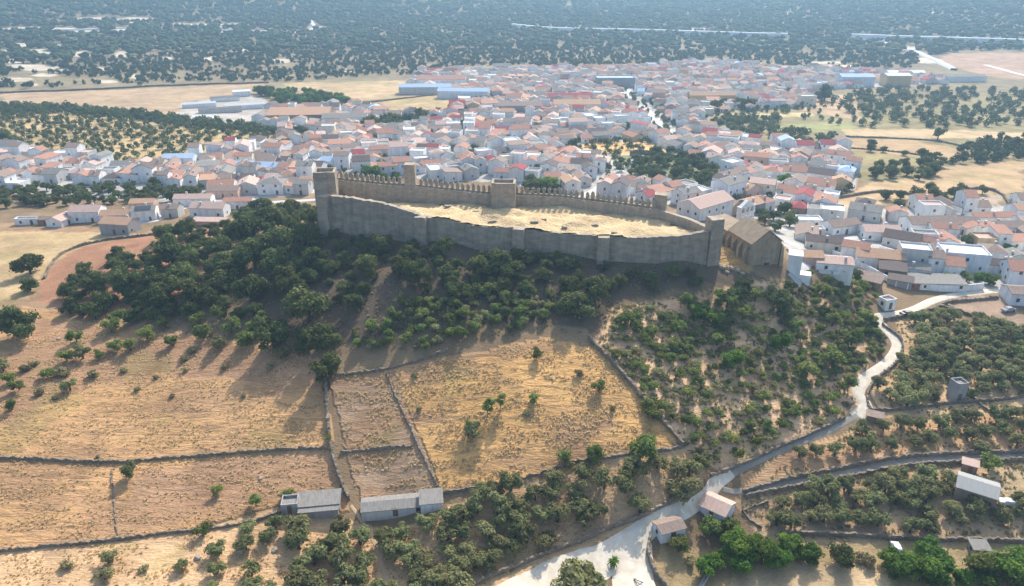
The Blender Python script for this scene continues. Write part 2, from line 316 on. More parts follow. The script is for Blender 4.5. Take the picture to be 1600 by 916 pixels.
def ground_mat():
    m = bpy.data.materials.new('dry_summer_ground'); m.use_nodes = True; nt = m.node_tree; N = nt.nodes; L = nt.links
    b = N['Principled BSDF']; b.inputs['Roughness'].default_value = .95; b.inputs['Specular IOR Level'].default_value = .1
    a = N.new('ShaderNodeAttribute'); a.attribute_name = 'land'; f = N.new('ShaderNodeAttribute'); f.attribute_name = 'relief'
    tc = N.new('ShaderNodeTexCoord')
    def noise(sc, stretch, det=6, dist=0.):
        mp = N.new('ShaderNodeMapping'); mp.inputs['Scale'].default_value = stretch; L.new(tc.outputs['Object'], mp.inputs[0])
        n = N.new('ShaderNodeTexNoise'); n.inputs['Scale'].default_value = sc; n.inputs['Detail'].default_value = det; n.inputs['Roughness'].default_value = .62; n.inputs['Distortion'].default_value = dist
        L.new(mp.outputs[0], n.inputs[0]); return n.outputs[0]
    def rng(x, a0, a1, b0, b1):
        r = N.new('ShaderNodeMapRange'); L.new(x, r.inputs[0])
        for i, v in enumerate((a0, a1, b0, b1)): r.inputs[i + 1].default_value = v
        return r.outputs[0]
    def mixc(f_, c1, c2, bl='MIX'):
        x = N.new('ShaderNodeMix'); x.data_type = 'RGBA'; x.blend_type = bl
        for i, v in ((0, f_), (6, c1), (7, c2)):
            if isinstance(v, (tuple, float, int)): x.inputs[i].default_value = v if not isinstance(v, tuple) else (*v, 1)
            else: L.new(v, x.inputs[i])
        return x.outputs[2]
    patch = noise(.09, (1, 1, 1), 8); streak = noise(.55, (.30, 1.25, 1), 6, .7); fine = noise(2.2, (.6, 1.2, 1), 5)
    v1 = rng(patch, .3, .7, .72, 1.25); v3 = rng(fine, .25, .75, .78, 1.2)
    mu = N.new('ShaderNodeMath'); mu.operation = 'MULTIPLY'; L.new(v1, mu.inputs[0]); L.new(v3, mu.inputs[1])
    cc = N.new('ShaderNodeCombineColor'); [L.new(mu.outputs[0], cc.inputs[i]) for i in range(3)]
    c = mixc(1.0, a.outputs['Color'], cc.outputs[0], 'MULTIPLY')
    st = rng(streak, .50, .62, 0, 1); sm = N.new('ShaderNodeMath'); sm.operation = 'MULTIPLY'; L.new(st, sm.inputs[0]); L.new(f.outputs['Fac'], sm.inputs[1])
    s2 = N.new('ShaderNodeMath'); s2.operation = 'MULTIPLY'; L.new(sm.outputs[0], s2.inputs[0]); s2.inputs[1].default_value = .55
    c = mixc(s2.outputs[0], c, (.26, .165, .095)); L.new(c, b.inputs['Base Color'])
    h = N.new('ShaderNodeMath'); h.operation = 'MULTIPLY'; L.new(streak, h.inputs[0]); L.new(f.outputs['Fac'], h.inputs[1])
    h2 = N.new('ShaderNodeMath'); h2.operation = 'MULTIPLY_ADD'; L.new(fine, h2.inputs[0]); h2.inputs[1].default_value = .30; L.new(h.outputs[0], h2.inputs[2])
    bp = N.new('ShaderNodeBump'); bp.inputs['Strength'].default_value = .75; bp.inputs['Distance'].default_value = 1.0; L.new(h2.outputs[0], bp.inputs['Height']); L.new(bp.outputs[0], b.inputs['Normal'])
    return m
M['ground'] = ground_mat()
V = np.stack([GX, GY, GZ], -1).reshape(-1, 3)
ii, jj = np.meshgrid(np.arange(TN - 1), np.arange(LN - 1), indexing='ij'); q = ii * LN + jj
F = np.stack([q, q + 1, q + LN + 1, q + LN], -1).reshape(-1, 4)
F = F[:, ::-1]
me = mesh('ground', V, F, M['ground'], smooth=True)
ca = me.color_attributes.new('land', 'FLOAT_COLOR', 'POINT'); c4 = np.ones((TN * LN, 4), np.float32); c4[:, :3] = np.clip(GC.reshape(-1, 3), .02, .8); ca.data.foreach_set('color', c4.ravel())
fa = me.attributes.new('relief', 'FLOAT', 'POINT'); fa.data.foreach_set('value', FUR.reshape(-1).astype(np.float32))
tag(link('ground', me), kind='structure')
# ---------------------------------------------------------------- roads draped on the ground
M['yardpath'] = mat('trodden_earth', (.58,.42,.27), .95, col2=(.46,.33,.2), scale=.5, bump=.3)
ROADS = []   # (world line, half width) keeps plants and houses off
def smooth_line(P, step=1.2):
    P = [np.array(p[:2], float) for p in P]; out = []
    for i in range(len(P) - 1):
        p0 = P[max(i-1,0)]; p1 = P[i]; p2 = P[i+1]; p3 = P[min(i+2,len(P)-1)]
        n = max(2, int(np.linalg.norm(p2 - p1) / step))
        for k in range(n):
            t = k / n; out.append(.5 * (2*p1 + (p2-p0)*t + (2*p0-5*p1+4*p2-p3)*t*t + (3*p1-p0-3*p2+p3)*t**3))
    out.append(P[-1]); return np.array(out)
def ribbon(name, pts, widths, m, lift=.10, step=1.2, world=False, keep=True):
    W = [p for p in pts] if world else [ground(*p)[:2] for p in pts]
    L_ = smooth_line(W, step); n = len(L_)
    wd = np.interp(np.linspace(0, 1, n), np.linspace(0, 1, len(widths)), widths)
    d = np.gradient(L_, axis=0); d /= np.maximum(np.linalg.norm(d, axis=1, keepdims=True), 1e-9); nn = np.stack([-d[:, 1], d[:, 0]], 1)
    K = 6; V = []; F = []
    ed = 1 + .10 * fbm(np.arange(n) * .23, np.zeros(n), 3)
    for k in range(K + 1):
        s = (k / K - .5) * 2; p = L_ + nn * (s * wd * .5 * ed)[:, None]; V.append(np.stack([p[:, 0], p[:, 1], H(p[:, 0], p[:, 1]) + lift - ((.25 if lift < 1 else lift + 1.5) if k in (0, K) else 0)], -1))
    V = np.concatenate(V); F = np.array([[k*n+i, k*n+i+1, (k+1)*n+i+1, (k+1)*n+i] for k in range(K) for i in range(n-1)])[:, ::-1]
    if keep: ROADS.append((L_[::3], float(np.max(wd)) / 2))
    return tag(link(name, mesh(name, V, F, m, smooth=True)), kind='structure')
TRACK = [(1620,450),(1560,454),(1500,460),(1460,469),(1430,483),(1400,492),(1372,497),(1382,512),(1397,528),(1402,545),(1385,568),(1352,592),(1341,615),(1354,634),(1336,653)]
ribbon('dirt_track', TRACK, [3.6,3.6,3.4,4.0,3.6,4.0], M['road'])
ribbon('shaded_track', [(1340,650),(1270,684),(1200,712),(1136,740)], [2.4,1.9,1.9,2.6], M['asphalt'], lift=.11)  # dark asphalt tone also carries the trees' shade, painted over this stretch
ribbon('dirt_track', [(1142,737),(1118,756),(1104,776),(1062,800),(1015,822)], [3,3.4,3.2,4,5], M['road'], lift=.14)
ribbon('dirt_track', [(1022,818),(990,842),(945,874),(885,902),(820,930),(750,970)], [4.5,7,10,11,11,10], M['road'], lift=.13)
ribbon('dirt_track', [(1000,838),(996,868),(990,900),(995,945)], [5,8,10,10], M['road'], lift=.16)
ribbon('side_track', [(1600,712),(1500,716),(1410,722),(1340,735),(1250,752),(1160,768),(1130,765)], [1.7,1.6,1.6], M['asphalt'], lift=.09)
ribbon('farm_path', [(548,790),(566,815),(590,860),(608,930)], [1.0,1.2,1.3], M['yardpath'], lift=.06)
ribbon('motorway', [(800,43),(862,49),(960,51),(1060,54),(1150,57),(1230,59)], [11,11], M['motor'], lift=6, step=15, keep=True)
ribbon('motorway', [(1330,60),(1400,63),(1500,66),(1600,69),(1700,72)], [11,11], M['motor'], lift=6, step=15, keep=True)
ribbon('country_road', [(1380,68),(1420,79),(1440,86),(1465,97),(1490,110)], [8,8,8], M['motor'], lift=2., step=8)
ribbon('country_road', [(-20,50),(100,48),(260,44),(400,50),(520,47),(600,45)], [7,7], M['motor'], lift=2, step=12)
ribbon('country_road', [(1540,102),(1600,118),(1700,140)], [7,7], M['motor'], lift=.5, step=8)
ribbon('country_road', [(485,33),(495,45),(500,50)], [10,8], M['motor'], lift=1., step=8)
AVENUE = [(975,128),(982,148),(1000,165),(1020,182),(1035,196),(1045,215)]
ribbon('avenue', AVENUE, [9,8,8], M['paving'], lift=.2, step=3)
ribbon('street', [(205,350),(240,345),(262,335),(300,322),(400,318),(500,312)], [6,5,4], M['paving'], lift=.15, step=2)
ribbon('street', [(900,312),(960,275),(990,250),(1000,243)], [4,4], M['paving'], lift=.2, step=2)
ribbon('street', [(1240,440),(1290,400),(1330,372),(1390,362),(1450,372)], [4,4], M['paving'], lift=.2, step=2)
# ---------------------------------------------------------------- walls that follow the ground
def wall_mesh(name, P, th, m, jit=.08, uneven=.0, step=1.0, ztop=None, zbase=None, hgt=None, sink=1.2, seed=0):
    """P world polyline; top from ztop list or ground + hgt"""
    R = np.random.default_rng(seed + 11); P = [np.array(p[:2], float) for p in P]; X = []; Z0 = []; Z1 = []
    for i in range(len(P) - 1):
        n = max(1, int(np.linalg.norm(P[i+1] - P[i]) / step))
        for k in range(n + (i == len(P) - 2)):
            t = k / n; X.append(P[i] * (1 - t) + P[i+1] * t)
            if ztop is not None: Z1.append(ztop[i] * (1-t) + ztop[i+1] * t)
            if zbase is not None: Z0.append(zbase[i] * (1-t) + zbase[i+1] * t)
    X = np.array(X); g = H(X[:, 0], X[:, 1]); n = len(X)
    Z0 = np.array(Z0) if zbase is not None else g - sink
    Z1 = np.array(Z1) if ztop is not None else g + hgt
    Z1 = Z1 + R.normal(0, 1, n) * uneven
    d = np.gradient(X, axis=0); d /= np.maximum(np.linalg.norm(d, axis=1, keepdims=True), 1e-9); nn = np.stack([-d[:, 1], d[:, 0]], 1)
    V = []; rows = 5
    for side in (1, -1):
        for r in range(rows):
            t = r / (rows - 1); off = th / 2 * (1.12 - .12 * t) + R.normal(0, jit, n); p = X + nn * (side * off)[:, None]
            V.append(np.stack([p[:, 0], p[:, 1], Z0 * (1 - t) + Z1 * t], -1))
    V = np.concatenate(V); F = []
    for s in range(2):
        for r in range(rows - 1):
            a = (s * rows + r) * n
            for i in range(n - 1): F.append((a+i, a+i+1, a+n+i+1, a+n+i) if s else (a+i, a+n+i, a+n+i+1, a+i+1))
    a = (rows - 1) * n; b = (2 * rows - 1) * n
    for i in range(n - 1): F.append((a+i, b+i, b+i+1, a+i+1))
    for i in (0, n - 1):
        F.append(tuple(r * n + i for r in range(rows)) + tuple((rows + r) * n + i for r in range(rows - 1, -1, -1)))
    return mesh(name, V, F, m)
FWL = []
def field_wall(pts, label, h=1.1, th=.6, m='drystone', cat='wall', name='field_wall', group='dry stone field walls', uneven=.16):
    W = [ground(*p)[:2] for p in pts]; W = smooth_line(W, 3); FWL.append((W, 1.0))
    me = wall_mesh(name, list(W), th * .62, M[m], .09, uneven, .5, hgt=h * .68, seed=len(FWL))
    return tag(link(name, me), label, cat, group)
field_wall([(70,436),(85,408),(115,389),(165,376),(240,367),(300,357),(355,351)], 'long brown field wall curving up to the farm houses on the left', 1.3, .9)
field_wall([(-30,716),(60,719),(130,722),(190,723),(260,717),(340,711),(430,704),(512,702)], 'stone wall crossing the straw slope at mid height to the wall crossing', 1.0)
field_wall([(-30,864),(60,856),(150,848),(260,834),(330,827),(400,815),(455,795)], 'stone wall along the foot of the lower straw field on the left', 1.0)
field_wall([(508,590),(512,640),(516,690),(528,740),(545,782)], 'tall broken wall running downhill to the grey flat shed', 1.8, .9)
field_wall([(603,582),(628,640),(655,700),(688,768)], 'thin low wall between the ploughed strip and the golden field', .7, .5)
field_wall([(532,708),(580,703),(645,698)], 'short wall across the ploughed strip', .9)
field_wall([(175,735),(178,780),(184,838)], 'faint low wall running down the lower straw field', .35, .4)
field_wall([(522,588),(600,578),(660,562),(700,548)], 'overgrown wall along the top of the ploughed strip', .9)
field_wall([(692,772),(760,760),(820,748),(900,722),(960,715),(1030,706),(1065,700)], 'light stone wall along the foot of the golden field', 1.0)
field_wall([(920,530),(960,572),(1000,618),(1035,660),(1068,698)], 'dark wall slanting down between golden field and bushy slope', 1.7, .9)
field_wall([(740,915),(800,889),(870,860),(950,828),(1012,804),(1060,778),(1092,758)], 'stone wall edging the grove above the wide track junction', 1.3, .8)
field_wall([(1110,745),(1180,718),(1260,682),(1320,654)], 'stone wall on the hill side of the shaded track', 1.2, .7)
field_wall([(1378,508),(1405,528),(1410,548),(1396,572),(1366,596),(1354,620),(1360,640)], 'stone wall on the outer side of the track bend', 1.2, .7)
field_wall([(1380,500),(1420,494),(1465,482),(1480,474),(1560,466)], 'stone wall below the upper white track', 1.2, .7)
field_wall([(1462,480),(1500,488),(1550,505),(1600,520)], 'stone wall under the bare yard by the white house', 1.4, .8)
field_wall([(1360,643),(1420,640),(1480,632),(1560,626),(1620,618)], 'wall along the lower edge of the shaded olive terrace', 1.3)
field_wall([(1165,776),(1250,760),(1340,743),(1410,730),(1500,723),(1620,718)], 'long wall beside the narrow asphalt side track', 1.2, .8)
field_wall([(1160,770),(1250,746),(1340,728),(1410,716),(1500,710),(1620,706)], 'upper terrace wall above the narrow asphalt side track', 1.4, .8)
field_wall([(1220,836),(1320,838),(1440,845),(1600,848)], 'dark retaining wall behind the vegetable plots', 1.6, .8)
field_wall([(1016,842),(1012,865),(1022,895),(1050,930)], 'curved stone wall below the small white junction house', 2.0, .7)
field_wall([(1200,785),(1160,800),(1190,825)], 'crumbled garden wall beside the tiled farmhouse', .7, .5)
field_wall([(1500,600),(1540,640),(1600,660)], 'thin wall between the olive terraces at the edge of the hill town', .9)
field_wall([(1310,310),(1380,300),(1450,308),(1500,298),(1540,296),(1565,305),(1575,320)], 'dark overgrown wall curving round the bare round paddock', 1.6, 1.2)
field_wall([(1320,214),(1400,217),(1470,222),(1530,238)], 'far field boundary wall on the plain past the town', 1.2, 1)
field_wall([(1325,232),(1400,238),(1480,250)], 'lower far field boundary wall past the town', 1.2, 1)
field_wall([(0,146),(130,141),(280,134),(420,130)], 'long dark boundary wall between the wood and the bare plain', 2.2, 2)
field_wall([(580,160),(660,151),(720,146)], 'boundary wall across the yellow field beside the blue roofs', 1.5, 1.2)
field_wall([(985,243),(1000,240),(1045,247),(1100,262)], 'curved stone rampart round the grassy mound in the town', 3.5, 1.5)
# ---------------------------------------------------------------- castle
def P_at(px, py, z): x, y = at_z(px, py, z); return np.array((x, y))
castle = empty('castle', (0, 205, 30)); tag(castle, 'ruined medieval castle of grey-brown stone with crenellated walls on the hilltop', 'castle')
OFF = Vector((0, -205, -30))
def cpart(name, me, parent=castle):
    if parent is castle: me.transform(Matrix.Translation(OFF))
    o = bpy.data.objects.new(name, me); COL.objects.link(o); o.parent = parent
    if parent is not castle: me.transform(Matrix.Translation(OFF))
    return o
NW = [(507,360,31,303),(560,366,31,309),(600,371,31,316),(612,372,31,319),(652,377,31,332),(664,378,31,338),(700,382,31,342),(740,386,30.8,351),(765,389,30.6,354),(805,393,30.5,354),(828,396,30.3,359),(880,400,30,364),(935,403,30,367),(960,404,30,370),(1000,406,29.8,370),(1060,409,29.4,367),(1102,411,29,359)]
nwp = [P_at(a, b, z) for a, b, z, t in NW]; nwt = [at_dist(a, t, math.hypot(*p)) for (a, b, z, t), p in zip(NW, nwp)]
near = cpart('curtain_wall', wall_mesh('curtain_wall', nwp, 1.5, M['stone'], .06, .10, .8, ztop=nwt, zbase=[26] * len(nwp), seed=3))
tag(near, 'broken outer wall facing the fields, its top worn away')
FW = [(522,280,44.2),(560,284,43.6),(600,288,43.1),(650,291,42.5),(700,296,42.0),(735,300,41.6),(768,303,41.3),(805,304,41.1),(850,306,40.8),(890,309,40.5),(930,314,40.3),(970,319,40.0),(1000,323,39.7),(1030,328,39.5)]
fwp = [P_at(*p) for p in FW]; fwt = [p[2] for p in FW]
far_w = cpart('curtain_wall', wall_mesh('curtain_wall', fwp, 1.7, M['stone_w'], .05, .02, .8, ztop=fwt, zbase=[30] * len(fwp), seed=4))
tag(far_w, 'crenellated inner wall on the town side')
EW = [(1030,328,39.5),(1052,334,39.2),(1075,341,38.9),(1098,351,38.6),(1112,359,38.4)]
ewp = [P_at(*p) for p in EW]; ewp.append(nwp[-1])
cpart('curtain_wall', wall_mesh('curtain_wall', ewp, 1.5, M['stone_w'], .05, .05, .8, ztop=[p[2] for p in EW] + [nwt[-1]], zbase=[28] * len(ewp), seed=5))
cpart('curtain_wall', wall_mesh('curtain_wall', [nwp[0], (nwp[0] + fwp[0]) / 2, fwp[0]], 1.5, M['stone_w'], .05, .1, .8, ztop=[nwt[0], 43.9, 44.2], zbase=[28] * 3, seed=6))
# merlons along the inner wall
L_ = smooth_line(fwp, .25); s = np.concatenate([[0], np.cumsum(np.linalg.norm(np.diff(L_, axis=0), axis=1))])
zt = np.interp(s, np.linspace(0, s[-1], len(fwt)), fwt); seg = np.concatenate([[0], np.cumsum([np.linalg.norm(fwp[i+1]-fwp[i]) for i in range(len(fwp)-1)])]); zt = np.interp(s * seg[-1] / s[-1], seg, fwt)
a = .8
gate_x = [P_at(768,303,41.3)[0], P_at(806,304,41.1)[0]]; slim_x = [P_at(630,290,42.7)[0], P_at(650,291,42.5)[0]]
mm = None; rr = random.Random(3); mer_n = 0
while a < s[-1] - .5:
    x, y, z = np.interp(a, s, L_[:, 0]), np.interp(a, s, L_[:, 1]), np.interp(a, s, zt)
    x2, y2 = np.interp(a + .5, s, L_[:, 0]), np.interp(a + .5, s, L_[:, 1]); ang = math.atan2(y2 - y, x2 - x)
    if not (gate_x[0] < x < gate_x[1] or slim_x[0] < x < slim_x[1]):
        if mm is None:
            b = MB(); b.box(-.5,.5,-.38,.38,-.1,1.25); b.add([(-.56,-.44,1.25),(.56,-.44,1.25),(.56,.44,1.25),(-.56,.44,1.25),(0,0,1.75)],[(0,3,2,1),(0,1,4),(1,2,4),(2,3,4),(3,0,4)]); mm = b.mesh('merlon', M['stone'])
        o = bpy.data.objects.new('merlon', mm); COL.objects.link(o); o.parent = far_w
        o.location = Vector((x, y, z + .45)) + OFF + Vector((math.sin(ang) * -.4, math.cos(ang) * .4, 0)); o.rotation_euler = (rr.uniform(-.03,.03), rr.uniform(-.03,.03), ang); o.scale = (rr.uniform(.85,1.05), 1, rr.uniform(1.15,1.5)); mer_n += 1
    a += 1.72
fo = [p + np.array((0, .45)) for p in fwp]
pw = cpart('parapet', wall_mesh('parapet', fo, .7, M['stone'], .02, .03, .9, ztop=[z + .5 for z in fwt], zbase=[z - .6 for z in fwt], seed=8), far_w)
def sqtower(label, cx, cy, w, d, ang, z0, z1, m='stone', hollow=True, mer=False, door=None, name='tower'):
    ca, sa = math.cos(ang), math.sin(ang); Mx = Matrix.Translation((cx, cy, 0)) @ Matrix.Rotation(ang, 4, 'Z')
    b = MB(); n = 9; R = random.Random(int(w * 100 + cx))
    # rough faced shaft: rows of slightly uneven rings
    ring = []
    rows = max(4, int((z1 - z0) / 1.2)); per = [(-1,-1),(-.33,-1),(.33,-1),(1,-1),(1,-.33),(1,.33),(1,1),(.33,1),(-.33,1),(-1,1),(-1,.33),(-1,-.33)]
    for r in range(rows + 1):
        t = r / rows
        for (u, v) in per: b.v.append((u * w / 2 * (1.04 - .04 * t) + R.uniform(-.05,.05), v * d / 2 * (1.04 - .04 * t) + R.uniform(-.05,.05), z0 + (z1 - z0) * t + (R.uniform(-.12,.12) if r == rows else 0)))
    for r in range(rows):
        for k in range(12): b.f.append((r*12+k, r*12+(k+1)%12, (r+1)*12+(k+1)%12, (r+1)*12+k)); b.m.append(0)
    if hollow:
        k0 = len(b.v); e = rows * 12
        for (u, v) in per: b.v.append((u * (w / 2 - .7), v * (d / 2 - .7), z1))
        for (u, v) in per: b.v.append((u * (w / 2 - .7), v * (d / 2 - .7), z1 - 1.3))
        for k in range(12):
            b.f.append((e+k, e+(k+1)%12, k0+(k+1)%12, k0+k)); b.m.append(0); b.f.append((k0+k, k0+(k+1)%12, k0+12+(k+1)%12, k0+12+k)); b.m.append(0)
        b.f.append(tuple(k0+12+k for k in range(12))); b.m.append(0)
    else: b.f.append(tuple(rows*12+k for k in range(12))); b.m.append(0)
    b.xform(Mx); o = cpart(name, b.mesh(name, M[m]))
    if label: tag(o, label)
    if door:
        dx, dz, dw, dh = door; g = MB(); pts = [(-dw/2, 0), (dw/2, 0), (dw/2, dh*.6)] + [(dw/2*math.cos(t), dh*.6 + dh*.4*math.sin(t)) for t in (.5,1.0,1.57,2.1,2.6)] + [(-dw/2, dh*.6)]
        V = [(dx + p, -d/2*1.045 - .06, dz + q) for p, q in pts] + [(dx + p, -d/2 + .3, dz + q) for p, q in pts]; n = len(pts)
        g.add(V, [tuple(range(n))] + [(i, i+n, (i+1)%n+n, (i+1)%n) for i in range(n)]); g.xform(Mx); cpart('doorway', g.mesh('doorway', M['glass']), o)
    return o
x, y = P_at(506, 268, 49.0); sqtower('square corner tower, dark grey, tallest of the castle', x, y + 1, 6.6, 6.0, .12, 26, 49.2, 'stone')
x, y = P_at(787, 285, 45.9); sqtower('gate tower with an arched doorway', x, y + 1.0, 7.4, 5.4, -.05, 30, 46.0, 'stone_w', door=(.6, 7.0, 1.8, 2.6))
x, y = P_at(640, 257, 49.3); sqtower('slim solid tower rising over the inner wall', x, y, 3.4, 3.2, 0, 30, 49.5, 'stone_w', hollow=False, door=(1.0, 15.0, .8, 1.4))
x, y = P_at(1033, 303, 43.6); sqtower('small square tower where the crenellation ends', x, y, 3.8, 3.4, -.2, 30, 43.7, 'stone_w', hollow=False)
x, y = P_at(1112, 412, 29); y += 1.6; sqtower('thick corner turret beside the church', x, y, 3.7, 3.8, .25, 24, at_dist(1112, 340, math.hypot(x, y)), 'stone', hollow=False)
for i, (px, w) in enumerate([(513, 3.4), (661, 3.4), (811, 3.2), (941, 3.2)]):
    xs = [p[0] for p in NW]; k = max(j for j in range(len(xs) - 1) if xs[j] <= px); t = (px - xs[k]) / (xs[k+1] - xs[k]); p = nwp[k] * (1-t) + nwp[k+1] * t; z = nwt[k] * (1-t) + nwt[k+1] * t
    d = nwp[k+1] - nwp[k]; sqtower(None, p[0], p[1] - 1.1, w, 3.0, math.atan2(d[1], d[0]), 26, z + .12, 'stone_w', hollow=False, name='buttress')
for px, py, z, w, h_ in [(765,352,36.9,1.0,2.2)]:
    pass
# courtyard ground inside the walls
ring = nwp + ewp[-2:0:-1] + fwp[::-1]; RG = np.array(ring)
nl = np.array(nwp); fl = np.array(fwp + ewp[1:-1])
st_ = .8; gx = np.arange(RG[:, 0].min(), RG[:, 0].max() + st_, st_); gy = np.arange(RG[:, 1].min(), RG[:, 1].max() + st_, st_)
X, Y = np.meshgrid(gx, gy, indexing='ij'); dn = dist_line(nl, X, Y); df = dist_line(fl, X, Y); t = dn / (dn + df)
topn = np.interp(X, nl[:, 0], np.array(nwt)); nz = np.minimum(topn + .12, 38.6); nz = np.where(X > nl[-1, 0] - 22, np.minimum(nz, 37.4 - (X - nl[-1, 0] + 22) * .09), nz)
Z = nz * (1 - t) + np.interp(X, [-60, -35, 0, 30, 50, 60], [36.6, 37.0, 37.3, 36.9, 35.6, 35.0]) * t + fbm(X / 7, Y / 5, 4) * 1.5 + np.abs(fbm(X / 2, Y / 2, 2)) * .35 + .5 * np.sin(np.pi * np.clip(t, 0, 1))
ins = inside(RG, X, Y); idx = np.arange(X.size).reshape(X.shape)
F = [(idx[i, j], idx[i+1, j], idx[i+1, j+1], idx[i, j+1]) for i in range(len(gx)-1) for j in range(len(gy)-1) if ins[i, j] or ins[i+1, j+1] or ins[i+1, j] or ins[i, j+1]]
M['yard'] = mat('bleached_dry_grass', (.72,.55,.31), .95, col2=(.42,.29,.15), scale=.16, bump=.9, bscale=1.6, bdist=.6)
tag(link('courtyard_ground', mesh('courtyard_ground', np.stack([X, Y, Z], -1).reshape(-1, 3), np.array(F), M['yard'], smooth=True)), kind='structure')
def YH(x, y):
    i = int(np.clip(round((x - gx[0]) / st_), 0, len(gx)-1)); j = int(np.clip(round((y - gy[0]) / st_), 0, len(gy)-1)); return float(Z[i, j])
# ---------------------------------------------------------------- church beside the castle
A = np.array(P_at(1170, 423, 27.2)); u = np.array((.965, .26)); u /= np.linalg.norm(u); wch = 9.4; B = A + u * wch; v = np.array((-u[1], u[0])); Lc = 12.5
ang = math.atan2(u[1], u[0]); zb = 22.
church = empty('church', (A[0], A[1], zb), ang); tag(church, 'old stone church with a gabled end wall at the foot of the castle', 'church')
e1 = at_dist(1172, 380, math.hypot(*A)) - zb; e2 = at_dist(1221, 378, math.hypot(*B)) - zb; ap = (A + B) / 2; ah = at_dist(1199, 361, math.hypot(*ap)) - zb; e1 = e2 = (e1 + e2) / 2
b = MB(); w = wch; R = random.Random(2)
b.add([(0,0,0),(w,0,0),(w,0,e2),(w/2,0,ah),(0,0,e1),(0,Lc,0),(w,Lc,0),(w,Lc,e2),(w/2,Lc,ah),(0,Lc,e1)],[(0,1,2,3,4),(6,5,9,8,7),(1,6,7,2),(5,0,4,9)]); b.build('nave_wall', M['ochre'], church)
b = MB(); o_ = .25
b.add([(-.5,-o_,e1-.25),(w/2,-o_,ah+.15),(w/2,Lc+o_,ah+.15),(-.5,Lc+o_,e1-.25),(-.5,-o_,e1-.0),(w/2,-o_,ah+.4),(w/2,Lc+o_,ah+.4),(-.5,Lc+o_,e1-.0)],[(0,1,2,3),(4,7,6,5),(0,4,5,1),(0,3,7,4),(3,2,6,7)])
b.add([(w+.5,-o_,e2-.25),(w/2,-o_,ah+.15),(w/2,Lc+o_,ah+.15),(w+.5,Lc+o_,e2-.25),(w+.5,-o_,e2-.0),(w/2,-o_,ah+.4),(w/2,Lc+o_,ah+.4),(w+.5,Lc+o_,e2-.0)],[(3,2,1,0),(5,6,7,4),(1,5,4,0),(4,7,3,0),(7,6,2,3)])
b.build('roof', M['church_roof'], church)
for k in range(6):
    y0 = 1.5 + k * 3.2; e1 = e2 if y0 < Lc - 1 else e2 - .4; b = MB(); b.add([(-1.5,y0,0),(0,y0,0),(0,y0+1,0),(-1.5,y0+1,0),(-1.1,y0,e1-2.5),(-.002,y0,e1-.9),(-.002,y0+1,e1-.9),(-1.1,y0+1,e1-2.5)],[(0,1,5,4),(2,3,7,6),(3,0,4,7),(4,5,6,7)]); b.build('buttress', M['ochre'], church)
b = MB(); b.box(w*.40, w*.74, -.22, .05, 1.5, 8.9); b.build('portal', M['stone'], church)
b = MB(); b.box(w*.47, w*.66, -.26, -.20, 1.5, 7.2); b.build('door', M['timber'], church)
b = MB(); b.box(w*.36, w*.78, -.5, .0, 8.95, 9.3); b.build('cornice', M['ochre'], church)
b = MB(); b.add([(w+.002,-.6,0),(w+1.9,-.6,0),(w+1.7,3.0,0),(w+.002,3.0,0),(w+.002,-.3,e2-.6),(w+.9,-.3,e2-2.2),(w+.8,2.6,e2-2.2),(w+.002,2.6,e2-.6)],[(0,1,5,4),(1,2,6,5),(2,3,7,6),(4,5,6,7)]); b.build('buttress', M['ochre'], church)
e1 = e2; X1 = w * .62; hb = e2 - .6; ht = e2 + .9; L2 = Lc + 13
b = MB(); b.add([(0,Lc+.003,0),(X1,Lc+.003,0),(X1,Lc+.003,ht),(0,Lc+.003,hb),(0,L2,0),(X1,L2,0),(X1,L2,ht-.8),(0,L2,hb)],[(3,2,1,0),(5,6,7,4),(0,4,7,3),(1,2,6,5)]); b.build('chapel_wall', M['ochre'], church)
b = MB(); b.add([(-.4,Lc+.01,hb-.1),(X1+.3,Lc+.01,ht+.05),(X1+.3,L2+.3,ht-.75),(-.4,L2+.3,hb-.1),(-.4,Lc+.01,hb+.15),(X1+.3,Lc+.01,ht+.3),(X1+.3,L2+.3,ht-.5),(-.4,L2+.3,hb+.15)],[(3,2,1,0),(4,5,6,7),(0,1,5,4),(1,2,6,5),(2,3,7,6),(3,0,4,7)]); b.build('roof', M['r_salmon'] if False else M['church_roof'], church)
# belfry behind the nave
bx, by, bz = ground(1165, 352); bx, by = P_at(1166, 347, 26); bel = empty('bell_gable', (bx, by, 20), ang + .3); tag(bel, 'white arcaded bell gable behind the stone church', 'bell gable')
z1 = at_dist(1166, 318, math.hypot(bx, by)) - 20; b = MB()
b.box(-3.6,3.6,0,1.6,0,z1-5.2)
for k in range(4): b.box(-3.6 + k*2.15, -2.85 + k*2.15, 0, 1.6, z1-5.2, z1-1.2)
b.box(-3.8,3.8,-.1,1.7,z1-3.4,z1-3.0); b.box(-3.8,3.8,-.1,1.7,z1-1.2,z1-.8); b.build('arcade', M['w_white'], bel)
b = MB(); b.add([(-3.2,.1,z1-.79),(3.2,.1,z1-.79),(0,.1,z1+1.2),(-3.2,1.5,z1-.79),(3.2,1.5,z1-.79),(0,1.5,z1+1.2)],[(0,1,2),(5,4,3),(0,2,5,3),(1,4,5,2)]); b.build('pediment', M['w_white'], bel)
for k in range(3):
    b = MB(); cx = -3.2 + 2.15*k + 1.07; b.tube([(cx,.8,z1-2.9),(cx,.8,z1-2.6),(cx,.8,z1-1.9),(cx,.8,z1-1.6)],[.42,.32,.25,.1],8); b.build('bell', M['timber'], bel)
